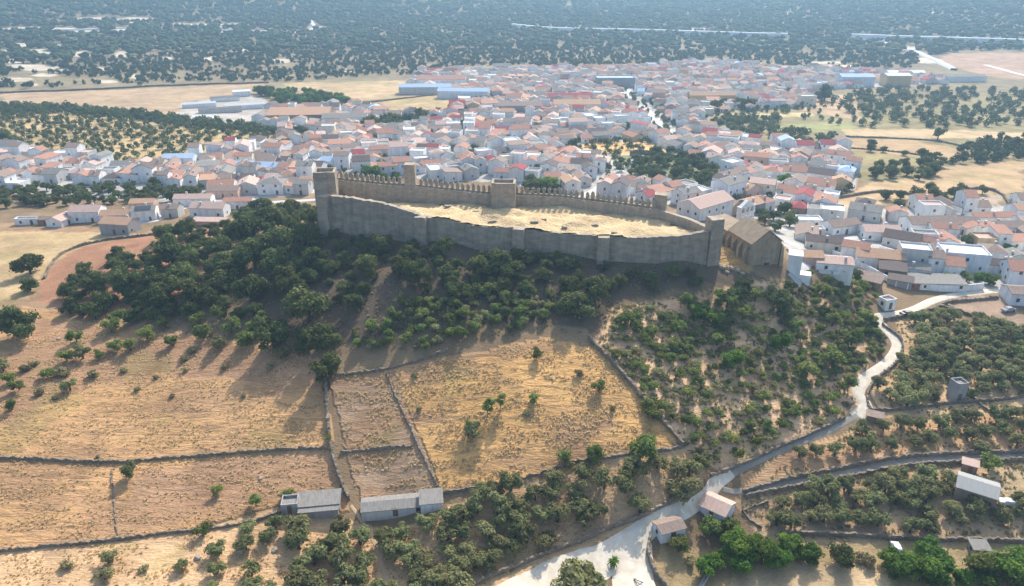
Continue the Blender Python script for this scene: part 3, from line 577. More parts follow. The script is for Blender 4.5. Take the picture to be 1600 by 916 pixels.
# ---------------------------------------------------------------- houses
WK = ['white','white_cool','cream','stained_white','ochre','grey','brown','salmon']; RK = [r[0] for r in ROOFS]
def house_geo(w, d, h, rh, style, R):
    """walls and roof round the local origin; ridge along x"""
    W = MB(); Rf = MB(); g = -2.2; x = w / 2; y = d / 2; e = .28
    if style == 'gable':
        W.add([(-x,-y,g),(x,-y,g),(x,y,g),(-x,y,g),(-x,-y,h),(x,-y,h),(x,y,h),(-x,y,h),(-x,0,h+rh),(x,0,h+rh)],
              [(0,1,5,4),(2,3,7,6),(1,2,6,9,5),(3,0,4,8,7)])
        k = rh / y; t = .16
        for s in (-1, 1):
            Y0 = s * (y + e); z0 = h - k * e; V = [(-x-e*.6, Y0, z0+.02), (x+e*.6, Y0, z0+.02), (x+e*.6, 0, h+rh+.02), (-x-e*.6, 0, h+rh+.02)]
            V += [(a, b_, c + t) for a, b_, c in V]; F = [(0,3,2,1),(4,5,6,7),(0,1,5,4),(1,2,6,5),(3,0,4,7)]
            Rf.add(V, F if s < 0 else [f[::-1] for f in F])
    elif style == 'hip':
        W.add([(-x,-y,g),(x,-y,g),(x,y,g),(-x,y,g),(-x,-y,h),(x,-y,h),(x,y,h),(-x,y,h)], [(0,1,5,4),(1,2,6,5),(2,3,7,6),(3,0,4,7)])
        q = max(x - y, .01); X = x + e; Y = y + e
        Rf.add([(-X,-Y,h),(X,-Y,h),(X,Y,h),(-X,Y,h),(-q,0,h+rh),(q,0,h+rh)],[(0,1,5,4),(1,2,5),(2,3,4,5),(3,0,4),(3,2,1,0)])
    elif style == 'shed':
        W.add([(-x,-y,g),(x,-y,g),(x,y,g),(-x,y,g),(-x,-y,h),(x,-y,h),(x,y,h+rh),(-x,y,h+rh)], [(0,1,5,4),(1,2,6,5),(2,3,7,6),(3,0,4,7)])
        k = rh / d; V = [(-x-e,-y-e,h-k*e+.02),(x+e,-y-e,h-k*e+.02),(x+e,y+e,h+rh+k*e+.02),(-x-e,y+e,h+rh+k*e+.02)]; V += [(a, b_, c + .14) for a, b_, c in V]
        Rf.add(V, [(0,3,2,1),(4,5,6,7),(0,1,5,4),(1,2,6,5),(2,3,7,6),(3,0,4,7)])
    else:
        W.box(-x, x, -y, y, g, h); t = .22
        W.box(-x-.003, -x+t, -y-.003, y+.003, h, h+.6); W.box(x-t, x+.003, -y-.003, y+.003, h, h+.6); W.box(-x+t, x-t, -y-.003, -y+t, h, h+.6); W.box(-x+t, x-t, y-t, y+.003, h, h+.6)
        Rf.add([(-x+t,-y+t,h+.03),(x-t,-y+t,h+.03),(x-t,y-t,h+.03),(-x+t,y-t,h+.03)],[(0,1,2,3)])
    return W, Rf
_wm = {}
def win_meshes():
    b = MB(); b.box(-.5,.5,-.05,.03,-.6,.6); _wm['frame'] = b.mesh('window_frame', M['frame'])
    b = MB(); b.box(-.42,.42,-.06,-.045,-.52,.52); _wm['pane'] = b.mesh('pane', M['glass'])
    b = MB(); b.box(-.55,.55,-.08,.03,0,2.1); _wm['door'] = b.mesh('door', M['frame'])
    b = MB(); b.box(-.35,.35,-.3,.3,-.6,1.0); b.box(-.42,.42,-.37,.37,1.0,1.12); _wm['chimney'] = b.mesh('chimney', M['w_stained_white'])
    b = MB(); b.box(-1.3,1.3,-.06,.03,0,2.3); _wm['garage_door'] = b.mesh('garage_door', M['rust'])
win_meshes()
def child(name, me, par, loc, rz=0, sc=(1,1,1)):
    o = bpy.data.objects.new(name, me); COL.objects.link(o); o.parent = par; o.location = loc; o.rotation_euler = (0,0,rz); o.scale = sc; return o
HOUSES = []     # footprints (x, y, r)
def house(x, y, w, d, ang, h, rh, style, wc, rc, R, detail=2, name='house', fit_ground=True):
    z = float(min(H(x, y), H(x + math.cos(ang)*w*.4, y + math.sin(ang)*w*.4) + .5, H(x - math.cos(ang)*w*.4, y - math.sin(ang)*w*.4) + .5))
    t = empty(name, (x, y, z), ang); W, Rf = house_geo(w, d, h, rh, style, R)
    W.build('wall', M['w_' + wc], t); roof = Rf.build('roof', M['r_' + rc], t)
    if detail >= 1 and name == 'house' and style in ('gable', 'hip') and R.random() < .75: child('chimney', _wm['chimney'], roof, (R.uniform(-.3,.3)*w, R.choice((-.2,.2))*d, h + rh*.6))
    if detail >= 1:
        fl = 2 if h > 4.6 else 1
        # facades turned to the camera side: both long sides and the gable nearest the viewer
        cam_l = Matrix.Rotation(-ang, 2) @ Vector((-x, -y)); sides = ['f' if cam_l.y < 0 else 'b', 'r' if cam_l.x > 0 else 'l']
        for sd in sides:
            L_ = w if sd in 'fb' else d
            n = max(1, int(L_ / (3.6 if detail == 2 else 4.5)))
            for k in range(n):
                for f_ in range(fl):
                    if R.random() < .25: continue
                    u_ = (k + .5) / n * L_ - L_ / 2 + R.uniform(-.2,.2); zz = (1.6 if h > 2.3 else 1.25) + f_ * 2.7
                    if zz > h - .55: continue
                    s = R.choice((.9, 1.0, .8))
                    if sd == 'f': loc, rz = (u_, -d/2, zz), 0
                    elif sd == 'b': loc, rz = (u_, d/2, zz), math.pi
                    elif sd == 'r': loc, rz = (w/2, u_, zz), math.pi/2
                    else: loc, rz = (-w/2, u_, zz), -math.pi/2
                    if f_ == 0 and k == n // 2 and sd in 'fb': child('door', _wm['door'], t, (loc[0], loc[1], 0), rz, (s, 1, 1)); continue
                    fr = child('window', _wm['frame'], t, loc, rz, (s, 1, s)); 
                    if detail == 2: child('pane', _wm['pane'], fr, (0, 0, 0))
    HOUSES.append((x, y, max(w, d) * .5 + 1.0, w, d, ang)); return t
def hit_house(x, y, pad=0):
    for hx, hy, r, w, d, a in HOUSES:
        dx, dy = x - hx, y - hy
        if dx*dx + dy*dy < (r + pad + 6) ** 2:
            u_ = dx * math.cos(a) + dy * math.sin(a); v_ = -dx * math.sin(a) + dy * math.cos(a)
            if abs(u_) < w/2 + pad and abs(v_) < d/2 + pad: return True
    return False
WORD = {'white':'white','white_cool':'bluish white','cream':'cream','stained_white':'off-white','ochre':'ochre','grey':'grey','brown':'brown','salmon':'salmon'}
RWORD = {'terracotta':'terracotta','salmon':'pinkish','old':'brown','orange':'orange','dark':'dark','grey':'grey','red':'deep red','white_flat':'flat white','blue':'pale blue','metal':'metal'}
RH = random.Random(21)
HAND = [ # px, py, w, d, heading, h, rh, style, wall, roof, name, category, label
(618,796,14.0,4.2,8,1.9,.6,'gable','stained_white','grey','shed','shed','long low whitewashed shed with grey roof at the foot of the ploughed strip'),
(674,787,4.6,3.8,8,1.6,.5,'shed','white_cool','grey','shed','shed','little grey lean-to joined to the uphill end of the whitewashed shed'),
(500,789,8.6,3.8,8,1.5,.5,'shed','grey','grey','shed','shed','grey flat shed in two low blocks among olives by the wall end'),
(500,800,8,3.2,8,1.6,.4,'shed','grey','grey','shed','shed','lower front block of the grey flat shed, half hidden by olives'),
(455,795,3.4,3.2,8,1.9,.3,'flat','grey','grey','shed','shed','small dark roofless pen at the outer end of the grey flat shed'),
(1119,800,6.0,5.4,-38,2.4,1.1,'gable','white_cool','salmon','house','house','tiled farmhouse standing right against the dirt track'),
(1044,832,5.8,3.8,20,2.0,.7,'gable','white_cool','old','house','house','small white house with brown roof at the track junction'),
(1522,776,7.8,6.2,-33,3.1,1.0,'gable','brown','metal','barn','barn','dark barn with a pale ribbed metal roof among the olives'),
(1513,735,3.0,2.0,-30,2.0,.3,'shed','brown','salmon','hut','hut','tiny hut with a pinkish flat roof behind the pale-roofed barn'),
(1527,864,3.2,2.4,-5,1.9,.3,'shed','grey','grey','hut','hut','small grey concrete hut in front of the dark retaining wall'),
(1384,480,3.8,3.2,20,2.6,.3,'flat','white','old','hut','hut','little white hut at the hairpin of the upper track'),
(1492,622,3.0,3.0,10,4.6,.3,'flat','grey','grey','water_tower','water tower','square grey water tower rising from the olive terraces'),
(1366,655,3.6,2.2,-25,1.2,.3,'shed','brown','old','hut','hut','low stone hut at the lower bend of the white track'),
(1285,388,12,7,-18,3.4,1.3,'gable','cream','dark','house','house','long house with dark brown roof and cream front nearest the church'),
(1256,405,10,6,-8,2.8,1.2,'gable','salmon','orange','house','house','low orange-roofed row house just beside the church corner'),
(1299,423,10.5,7,-12,5.6,1.1,'gable','white','salmon','house','house','tall white house with balconies above the green bank'),
(1334,403,8.5,6.5,-30,4.6,1.4,'gable','white','terracotta','house','house','two-storey white house with terracotta roof between dark and orange roofs'),
(1370,413,15,8.5,-14,3.8,1.8,'gable','white','orange','house','house','large orange-roofed white house in the lowest row by the track'),
(1392,430,8,6,-22,2.8,1.2,'shed','brown','dark','shed','shed','dark sloping lean-to behind the large orange-roofed house'),
(1428,430,8,6,-22,3.2,1.2,'gable','white_cool','grey','house','house','bluish gable house above the long curved white yard wall'),
(1450,361,19.5,9,3,4.2,1.9,'gable','white','old','hall','hall','long white hall with brown tiled roof at the town edge'),
(1407,384,12,8,-32,3.6,1.9,'gable','stained_white','dark','house','house','grey-white house with dark sooty roof below the long white hall'),
(1443,388,12,4,-28,3.2,1.0,'gable','white','terracotta','house','house','narrow house with slanting terracotta roof below the long white hall'),
(1499,416,14,10,-14,5.8,0,'flat','white_cool','white_flat','house','house','square bluish white block with flat roof and parapet'),
(1560,424,14,6,-20,3.0,1.3,'gable','white','dark','house','house','long low white house with dark roof by the vegetable bushes'),
(1592,470,9,7,-8,3.6,1.1,'gable','white_cool','old','house','house','white house above the bare yard where the track enters the town'),
(1570,365,11,7,5,3.6,1.5,'gable','white','old','house','house','white house with brown hipped-looking roof among garden trees'),
(1545,349,17,7,2,3.6,1.2,'gable','white','terracotta','house','house','long low house with half terracotta, half dark roof'),
(1597,340,12,8,5,4.5,1.6,'gable','white_cool','orange','house','house','orange-roofed house at the far edge of the white cluster'),
(1455,447,18,7,-4,2.2,.5,'shed','white','grey','house','house','wide grey-roofed building behind the curved white yard wall'),
(1355,445,8,4.5,-38,2.2,1.2,'shed','brown','old','shelter','shelter','ruined brown reed shelter on the slope above the white hut'),
(1405,445,7,4,-30,2.0,.6,'shed','grey','dark','shed','shed','dark stone shed beside the curved white yard wall'),
(1262,352,9,6,-5,2.6,.3,'flat','white','white_flat','house','house','low flat white buildings stepped behind the church trees'),
(1268,366,8,4,-5,2.2,.3,'flat','stained_white','white_flat','shed','shed','flat white shed in front of the stepped white building'),
(1312,362,13,7,20,3.4,1.6,'gable','white','old','house','house','brown-roofed house with a bright gable facing the church trees'),
(1372,372,13,8,-6,3.6,1.5,'gable','white','salmon','house','house','broad pale pink roof between the dark sooty roof and town fields'),
(1350,340,12,9,-30,4,1.8,'gable','stained_white','grey','house','house','large grey shed-like roof against the straw field'),
(1100,338,21,11,38,6.5,2.4,'gable','white','salmon','house','house','big white house with broad pink roof between castle and bell gable'),
(1136,309,13,9,38,7.5,1.8,'gable','white_cool','grey','house','house','tall white block with pale metal roof behind the big pink roof'),
(1190,302,11,9,-25,5.5,1.4,'gable','cream','salmon','house','house','cream house with yellow front standing proud of its neighbours'),
(1180,262,12,9,-20,6.5,1.4,'gable','salmon','terracotta','house','house','brick-red walled house with terracotta roof beside the bushy garden'),
(140,344,12,7.5,3,4.6,1.8,'gable','white','salmon','house','house','pink-roofed white farmhouse with a row of four dark windows'),
(97,351,8,7,80,2.8,1.5,'gable','white','salmon','house','house','small gabled white house at the outer end of the farm row'),
(45,350,9,3,3,2.2,.3,'flat','white','old','shed','shed','low white shed at the edge of the straw-coloured clearing'),
(76,350,6,4,0,2.4,.8,'gable','brown','old','shed','shed','little brown shed beside the low white one'),
(186,345,12,6,5,3.2,1.4,'gable','white','orange','house','house','orange-roofed house joined to the pink-roofed farmhouse'),
(190,362,12,7.5,-10,4.2,1.6,'gable','grey','orange','house','house','grey-fronted barn-like house with orange roof above the curving wall'),
(229,343,9,7,14,4.6,1.2,'gable','white','grey','house','house','bright white house with grey panels on its roof'),
(226,325,10,6,5,3,1.2,'gable','salmon','orange','house','house','orange-roofed house behind the bright white one with roof panels'),
(271,338,7,6,0,4,1.3,'gable','stained_white','old','house','house','small grey-tan house between the two farm groups'),
(305,320,16,6,3,3.6,1.3,'gable','white','salmon','house','house','long pink-roofed house at the back of the second farm group'),
(330,337,14,7,-3,4.2,1.7,'gable','white','salmon','house','house','salmon-roofed house with white upper wall and small windows'),
(330,353,13,3,-3,2.2,.6,'shed','salmon','salmon','shed','shed','low pink-walled lean-to below the salmon-roofed house'),
(352,307,14,7,3,3.6,1.4,'gable','salmon','old','house','house','tan and pink house near the castle trees'),
(375,325,12,6,3,3.8,1.0,'gable','white_cool','terracotta','house','house','grey-blue walled house closest to the castle oaks'),
(283,256,16,9,5,4,1.6,'gable','white_cool','blue','hall','hall','pale blue hall at the lower edge of the olive grove'),
(12,238,17,10,-8,5,2.2,'gable','white_cool','grey','house','house','bluish white house below the dark tree at the photo edge'),
(472,186,42,24,4,5,3.2,'gable','brown','orange','hall','hall','very large orange-roofed school hall at the town edge'),
(540,192,30,12,6,4.5,2,'gable','white_cool','grey','hall','hall','long grey-roofed hall next to the orange school hall'),
(1334,133,30,16,0,8,2.0,'gable','white_cool','blue','hall','hall','pale blue warehouse on the far edge of town'),
(1397,133,22,14,0,9,1.5,'gable','ochre','white_flat','hall','hall','tall brown-walled warehouse with white roof on the plain'),
(1412,120,36,12,0,4.5,1.5,'gable','white','white_flat','hall','hall','low white warehouse behind the brown-walled one'),
(1505,127,38,10,3,4.5,1.5,'gable','white','grey','hall','hall','long pale hall beyond the roadside trees'),
(665,146,44,12,3,6,2,'gable','stained_white','blue','hall','hall','long pale blue warehouse roof along the yellow field'),
(725,153,42,12,-5,6,2,'gable','white_cool','blue','hall','hall','second blue-roofed warehouse touching the yellow field corner'),
(690,133,44,16,2,6,2.5,'gable','white','terracotta','hall','hall','broad terracotta hall roof on the far town edge'),
(890,160,34,12,2,5,2.2,'gable','cream','red','hall','hall','long hall with deep red tiles in mid town'),
(812,181,30,12,0,8,2,'gable','grey','old','hall','hall','large grey arcaded hall in the town centre'),
(900,176,34,14,2,7,2.5,'gable','cream','orange','hall','hall','broad orange-roofed block at the head of the avenue'),
(1110,162,36,10,2,7,2.2,'gable','ochre','orange','hall','hall','long ochre terrace across the avenue'),
(960,135,34,16,0,8,0,'flat','grey','blue','hall','hall','blue-grey block behind the top of the avenue'),
(312,168,24,4,22,3,1,'gable','white','white_flat','hall','hall','longest white shed in the paved park by the dark tree belt'),
(352,158,22,4,22,3,1,'gable','white','grey','hall','hall','grey-roofed shed at the far corner of the paved park'),
(345,176,30,4,20,3,1,'gable','stained_white','grey','hall','hall','long grey shed along the middle of the paved park'),
(385,170,26,4,20,3,1,'gable','white','white_flat','hall','hall','white shed next to the orange school hall side of the paved park'),
(318,189,13,6,12,3,.8,'gable','white','white_flat','hall','hall','short bright white shed at the tree belt end of the paved park'),
(378,150,14,8,22,4,1,'gable','white','white_flat','hall','hall','small white kiosk on the plain behind the paved park'),
]
HANDOBJ = []
for (px, py, w, d, hd, h, rh, st, wc, rc, nm, cat, lab) in HAND:
    x, y, z = ground(px, py); far_ = math.hypot(x, y)
    o = house(x, y, w, d, D2R(hd), h, rh, st, wc, rc, RH, 2 if far_ < 330 else (1 if far_ < 480 else 0), name=nm); tag(o, lab, cat); HANDOBJ.append(o)
# extras on hand-built houses
def near_child(label_part): return next(o for o in HANDOBJ if label_part in o['label'])
o = near_child('grey panels'); 
b = MB(); b.box(-3,3,-1.4,1.4,0,.08); p = b.mesh('solar_panel', M['glass']); child('solar_panel', p, o, (0, -1.9, 5.45), 0).rotation_euler = (math.atan(1.2/3.5), 0, 0)
o = near_child('tall white house with balconies')
for k in (-2.8, 1.2):
    b = MB(); b.box(-1.7,1.7,-1.2,0,0,.18); b.box(-1.7,-1.6,-1.2,-.003,.18,1.0); b.box(1.6,1.7,-1.2,-.003,.18,1.0); b.box(-1.6,1.6,-1.2,-1.1,.18,1.0); child('balcony', b.mesh('balcony', M['w_white']), o, (k, -3.5, 2.6))
o = near_child('curved white yard wall' if False else 'wide grey-roofed'); child('garage_door', _wm['garage_door'], o, (-6.5, -3.5, 0))
o = near_child('pale-roofed barn') if False else near_child('dark barn')
o = near_child('square bluish'); child('chimney', _wm['chimney'], o, (-6.2, -3.8, 6.2))
# white yard wall and retaining white walls by the town edge
def plain_wall(pts, label, h, m, name='yard_wall', th=.35):
    W = smooth_line([ground(*p)[:2] for p in pts], 3); FWL.append((W, 1.0))
    return tag(link(name, wall_mesh(name, list(W), th, M[m], .01, .01, 2, hgt=h, sink=1.0)), label, 'wall', 'whitewashed yard walls')
plain_wall([(1392,425),(1412,440),(1440,452),(1490,456),(1535,452)], 'long curved white yard wall above the upper track', 2.2, 'w_white')
plain_wall([(1372,392),(1400,400),(1430,408),(1466,414)], 'bright white lane wall beside the square white block', 2.0, 'w_white')
plain_wall([(1300,398),(1345,418),(1372,432),(1400,448)], 'white garden wall under the large orange-roofed house', 1.8, 'w_white')
plain_wall([(1495,398),(1540,397),(1585,400)], 'pale blue yard wall behind the flat-roofed block', 2.4, 'w_white_cool')
x, y, z = ground(1238, 431); t = tag(empty('house', (x + 1.2, y + 3, z), D2R(-20)), 'narrow white annex with a bright terrace against the church wall', 'house')
b = MB(); b.box(-1.9,1.9,-2.5,2.5,-3,5.8); b.build('wall', M['w_white'], t); b = MB(); b.box(-2.0,2.0,-2.6,2.6,5.8,6.0); b.build('roof', M['r_white_flat'], t); b = MB(); b.box(1.9,5.0,-2.2,1.2,-3,.2); b.build('terrace', M['w_white'], t)
HOUSES.append((x+1, y+3, 5, 8, 6, D2R(-48)))
# ---------------------------------------------------------------- the town: rows of attached houses round each district's own street grid
GREEN = [wpoly(p) for p in ([(880,238),(930,220),(1010,220),(1050,232),(1040,244),(960,246)],[(950,248),(1045,236),(1125,262),(1120,290),(1080,300),(985,282)],
    [(390,140),(520,150),(560,172),(430,168)],[(270,192),(285,158),(400,146),(430,165),(400,192)],[(0,300),(60,290),(250,292),(345,300),(330,312),(240,315),(60,322),(-60,330)],
    [(560,195),(650,185),(660,196),(570,205)],[(1180,330),(1230,322),(1245,345),(1225,375),(1200,350)],[(1145,300),(1160,296),(1160,310),(1145,312)],[(1210,275),(1235,270),(1240,288),(1215,292)])]
TRK = [r for r in ROADS]
seeds = [(60,270,-6),(200,285,4),(340,270,10),(450,260,-4),(560,240,14),(680,230,-8),(640,205,8),(760,250,20),(850,270,-16),(780,200,-6),(700,175,4),(880,215,12),(840,160,-4),(760,135,4),
         (950,170,-14),(900,125,3),(1010,230,28),(1080,215,-26),(1100,190,-4),(1180,150,6),(1080,130,-2),(1250,130,8),(1000,120,4),(1140,240,-24),(1200,255,-14),(1290,255,-30),(1250,300,-28),(1150,290,32),(1080,310,34),(960,290,-22),(900,290,10),
         (1350,380,-20),(1450,380,-12),(1550,370,-6),(1450,420,-14),(1300,240,-8),(1400,132,2)]
SD = [(*ground(a, b)[:2], D2R(c)) for a, b, c in seeds]
def castle_hides(px, py):
    xs = [485,490,522,524,632,633,648,649,768,769,805,806,1025,1042,1060,1100,1122,1123,1160,1199,1230,1232]
    ys = [900,265,265,270,278,256,256,280,292,276,276,295,300,304,328,345,340,342,340,361,395,900]
    return py > np.interp(px, xs, ys, left=900, right=900)
cand = []; RT = random.Random(5)
for si, (sx, sy, ang) in enumerate(SD):
    ca, sa = math.cos(ang), math.sin(ang); Rg = 230; v0 = -Rg
    while v0 < Rg:
        street = RT.uniform(3.0, 5.0); yard = RT.uniform(1.5, 4.5); d1 = RT.uniform(6.5, 9.5); d2 = RT.uniform(6, 9)
        for vv, dep in ((v0 + street + d1/2, d1), (v0 + street + d1 + yard + d2/2, d2)):
            uu = -Rg; rowh = RT.uniform(2.9, 4.2)
            while uu < Rg:
                w = RT.choice((5,6,6,7,7,8,9,10,12)); 
                if RT.random() < .10: uu += RT.uniform(3, 7); continue
                cx, cy = uu + w/2, vv + RT.uniform(-1.4,1.4); x, y = sx + cx*ca - cy*sa, sy + cx*sa + cy*ca
                cand.append((si, x, y, w - .02, dep + RT.uniform(-1,1), ang + (math.pi/2 if RT.random() < .45 else 0) + RT.uniform(-.05,.05), rowh + RT.uniform(-1.0,1.2) + (2.6 if RT.random() < .2 else 0))); uu += w
        v0 += street + yard + d1 + d2
A_ = np.array([(c[1], c[2]) for c in cand]); S_ = np.array([(s[0], s[1]) for s in SD])
near_s = np.zeros(len(A_), int); bd_ = np.full(len(A_), 1e18)
for q_, (sx_, sy_, _a) in enumerate(SD):
    dd_ = (A_[:, 0] - sx_) ** 2 + (A_[:, 1] - sy_) ** 2; kk_ = dd_ < bd_; near_s[kk_] = q_; bd_[kk_] = dd_[kk_]
own = near_s == np.array([c[0] for c in cand]); inn = inside(TOWNW, A_[:, 0], A_[:, 1])
HA = H(A_[:, 0], A_[:, 1]); PX, PY, DP = proj(A_[:, 0], A_[:, 1], HA + 3)
ok = own & inn & (PX > -40) & (PX < 1640) & (PY > 95)
for P in GREEN: ok &= ~inside(P, A_[:, 0], A_[:, 1])
for L_, hw in TRK: ok &= dist_line(L_, A_[:, 0], A_[:, 1]) > hw + 4.5
for W, hw in FWL: ok &= dist_line(W, A_[:, 0], A_[:, 1]) > 5
cd2 = ~((A_[:, 0] > -75) & (A_[:, 0] < 100) & (A_[:, 1] < 262)); ok &= cd2
keep = []
HC = {}
for i in np.nonzero(ok)[0]:
    c = cand[i]
    if castle_hides(PX[i], PY[i] - 3): continue
    r = max(c[3], c[4]) / 2
    if hit_house(c[1], c[2], min(c[3], c[4]) / 2 - .5): continue
    # keep neighbours of other districts apart
    kx, ky = int(c[1] // 20), int(c[2] // 20); bad = False
    for gx_ in (kx-1, kx, kx+1):
        for gy_ in (ky-1, ky, ky+1):
            for (ox, oy, orr, osi) in HC.get((gx_, gy_), ()):
                if osi != c[0] and math.hypot(ox - c[1], oy - c[2]) < (orr + min(c[3], c[4]) / 2): bad = True
    if bad: continue
    HC.setdefault((kx, ky), []).append((c[1], c[2], min(c[3], c[4]) / 2, c[0])); keep.append(i)
keep.sort(key=lambda i: -cand[i][3] / DP[i])
keep.sort(key=lambda i: DP[i]); NIND = 235
def style_of(Rr, w, d):
    t = Rr.random(); st = 'gable' if t < .70 else 'hip' if t < .78 else 'shed' if t < .88 else 'flat'
    wc = Rr.choices(WK, (74, 8, 5, 9, 1, 1, 1, 1.5))[0]
    rc = Rr.choices(RK, (27, 9, 31, 5, 11, 11, 5, 0, 1))[0] if st != 'flat' else Rr.choice(('white_flat','grey','white_flat','salmon'))
    return st, wc, rc
TOWN_OBJ = []
for n_, i in enumerate(keep[:NIND]):
    si, x, y, w, d, ang, h = cand[i]; st, wc, rc = style_of(RT, w, d); rh = {'gable': d*.21,'hip': d*.2,'shed': d*.12,'flat': 0}[st]
    o = house(x, y, w, d, ang, h, rh, st, wc, rc, RT, 1 if DP[i] < 430 else 0)
    o['_desc'] = f"{WORD[wc]} {'two-storey ' if h > 5.2 else ''}house with {RWORD[rc]} roof"; o['_desc'] = o['_desc'].replace('flat white roof','flat roof'); TOWN_OBJ.append(o)
# the rest of the town, too many and too small to tell apart
mats = [M['w_' + k] for k in WK] + [M['r_' + k] for k in RK] + [M['glass']]
VV = []; FF = []; MI = []; base = 0
for i in keep[NIND:]:
    si, x, y, w, d, ang, h = cand[i]; st, wc, rc = style_of(RT, w, d); rh = {'gable': d*.21,'hip': d*.2,'shed': d*.12,'flat': 0}[st]
    W, Rf = house_geo(w, d, h, rh, st, RT); z = float(HA[i]); ca, sa = math.cos(ang), math.sin(ang)
    G = MB()
    if DP[i] < 900:
        for s_ in (-1, 1):
            for k in range(int(w / 3.4)):
                if RT.random() < .6:
                    u_ = (k + .5) * 3.4 - w/2; zz = RT.choice((1.1, 1.1, 3.4)) if h > 4.8 else 1.1
                    G.add([(u_-.4, s_*(d/2+.02), zz), (u_+.4, s_*(d/2+.02), zz), (u_+.4, s_*(d/2+.02), zz+1.1), (u_-.4, s_*(d/2+.02), zz+1.1)], [(0,1,2,3)])
    for mbx, mi in ((W, WK.index(wc)), (Rf, len(WK) + RK.index(rc)), (G, len(mats) - 1)):
        if not mbx.v: continue
        v_ = np.array(mbx.v); VV.append(np.stack([x + v_[:,0]*ca - v_[:,1]*sa, y + v_[:,0]*sa + v_[:,1]*ca, z + v_[:,2]], -1))
        FF += [tuple(q + base for q in f) for f in mbx.f]; MI += [mi] * len(mbx.f); base += len(v_)
tag(link('distant_town', mesh('distant_town', np.concatenate(VV), FF, mats, MI)), 'packed far roofs and white walls of the town', None, None, 'stuff')
KEEPXY = np.array([(cand[i][1], cand[i][2]) for i in keep])
print('TOWN houses', len(keep), 'hand', len(HAND), 'merlons', mer_n)
# ---------------------------------------------------------------- trees and bushes
def crown_mesh(name, m, seed, lobes, rz, leaves, ls, zc, spread=.62, lr=(.30,.48), flat=.8):
    R = np.random.default_rng(seed); C_ = []; 
    for i in range(lobes):
        a = R.uniform(0, 2*math.pi); q = spread * math.sqrt(R.uniform(.02, 1)); C_.append((q*math.cos(a), q*math.sin(a), R.uniform(-.48,.48)*rz*(1-.35*q), R.uniform(*lr)))
    C_ = np.array(C_); k = R.integers(0, lobes, leaves); dv = R.normal(0, 1, (leaves, 3)); dv /= np.linalg.norm(dv, axis=1, keepdims=True); dv[:, 2] = np.where(dv[:, 2] < -.35, -dv[:, 2]*.6, dv[:, 2])
    rr_ = C_[k, 3] * R.uniform(.72, 1.08, leaves) ; P = C_[k, :3] + dv * rr_[:, None] * np.array((1,1,flat)); P[:, 2] += zc
    nrm = dv + R.normal(0, .55, (leaves, 3)); nrm /= np.linalg.norm(nrm, axis=1, keepdims=True)
    t1 = np.cross(nrm, R.normal(0, 1, (leaves, 3))); t1 /= np.linalg.norm(t1, axis=1, keepdims=True); t2 = np.cross(nrm, t1); s_ = ls * R.uniform(.6, 1.35, leaves)[:, None]
    V = np.stack([P - t1*s_, P + t2*s_*.8, P + t1*s_, P - t2*s_*.8], 1).reshape(-1, 3); F = np.arange(leaves*4).reshape(-1, 4)
    # shaded inner mass of twigs and leaves in each lobe, so that the crown is not see-through
    VV = [V]; FFs = [F]; b0 = len(V)
    for (cx, cy, cz, r) in C_:
        n_ = 26; d2 = R.normal(0, 1, (n_, 3)); d2 /= np.linalg.norm(d2, axis=1, keepdims=True); p2 = np.array((cx, cy, cz + zc)) + d2 * r * .62
        tr = R.integers(0, n_, (30, 3)); VV.append(p2); FFs.append(tr + b0); b0 += n_
    Fl = [tuple(f) for f in FFs[0]] + [tuple(f) for g_ in FFs[1:] for f in g_ if len(set(f)) == 3]
    return mesh(name, np.concatenate(VV), Fl, m)
def trunk_mesh(name, seed, zc, r0=.11, limbs=3):
    R = random.Random(seed); b = MB(); fork = zc * .45
    b.tube([(0,0,-.35),(0,0,.0),(R.uniform(-.04,.04),R.uniform(-.04,.04),fork*.6),(R.uniform(-.06,.06),R.uniform(-.06,.06),fork)], [r0*1.5,r0*1.15,r0,r0*.85], 6)
    for k in range(limbs):
        a = 2*math.pi*k/limbs + R.uniform(-.5,.5); q = R.uniform(.25,.45)
        b.tube([(0,0,fork*.9),(q*.4*math.cos(a), q*.4*math.sin(a), fork + (zc-fork)*.5),(q*math.cos(a), q*math.sin(a), zc*1.05)], [r0*.7,r0*.45,r0*.2], 5)
    return b.mesh(name, M['bark'])
VAR = {}
def variants(kind, m, n, lobes, rz, leaves, ls, zc, r0, **kw):
    VAR[kind] = [(crown_mesh('crown', M[m], 100*len(VAR)+i, lobes, rz, leaves, ls, zc, **kw), trunk_mesh('trunk', 50*len(VAR)+i, zc, r0)) for i in range(n)]
variants('olive_tree', 'olive', 7, 11, .95, 950, .088, .80, .10)
variants('holm_oak', 'oak', 6, 20, 1.0, 2000, .060, .74, .07, lr=(.24,.40), spread=.66)
variants('almond_tree', 'green', 6, 10, 1.0, 800, .088, .80, .06)
variants('fig_tree', 'bright', 4, 15, .9, 1900, .062, .66, .06, lr=(.24,.42))
variants('shrub', 'shrub_leaf', 5, 9, .8, 620, .095, .55, .06)
variants('bush', 'dry', 4, 8, .7, 520, .10, .45, .05)
variants('garden_tree', 'oak', 5, 10, 1.0, 620, .10, .80, .08)
variants('young_tree', 'green', 4, 6, 1.2, 260, .12, 1.25, .045, spread=.42)
RV = random.Random(99); PLANTS = []
def plant(kind, x, y, r, z=None, hs=None):
    c, t = RV.choice(VAR[kind]); z = float(H(x, y)) if z is None else z
    e = empty(kind if kind not in ('young_tree',) else 'almond_tree', (x, y, z - .05), RV.uniform(0, 6.28)); s = hs or RV.uniform(.85, 1.12); e.scale = (r, r * RV.uniform(.9,1.1), r * s)
    for nm, me_ in (('crown', c), ('trunk', t)):
        o = bpy.data.objects.new(nm, me_); COL.objects.link(o); o.parent = e
    e['_kind'] = kind; e['_r'] = r; PLANTS.append(e); return e
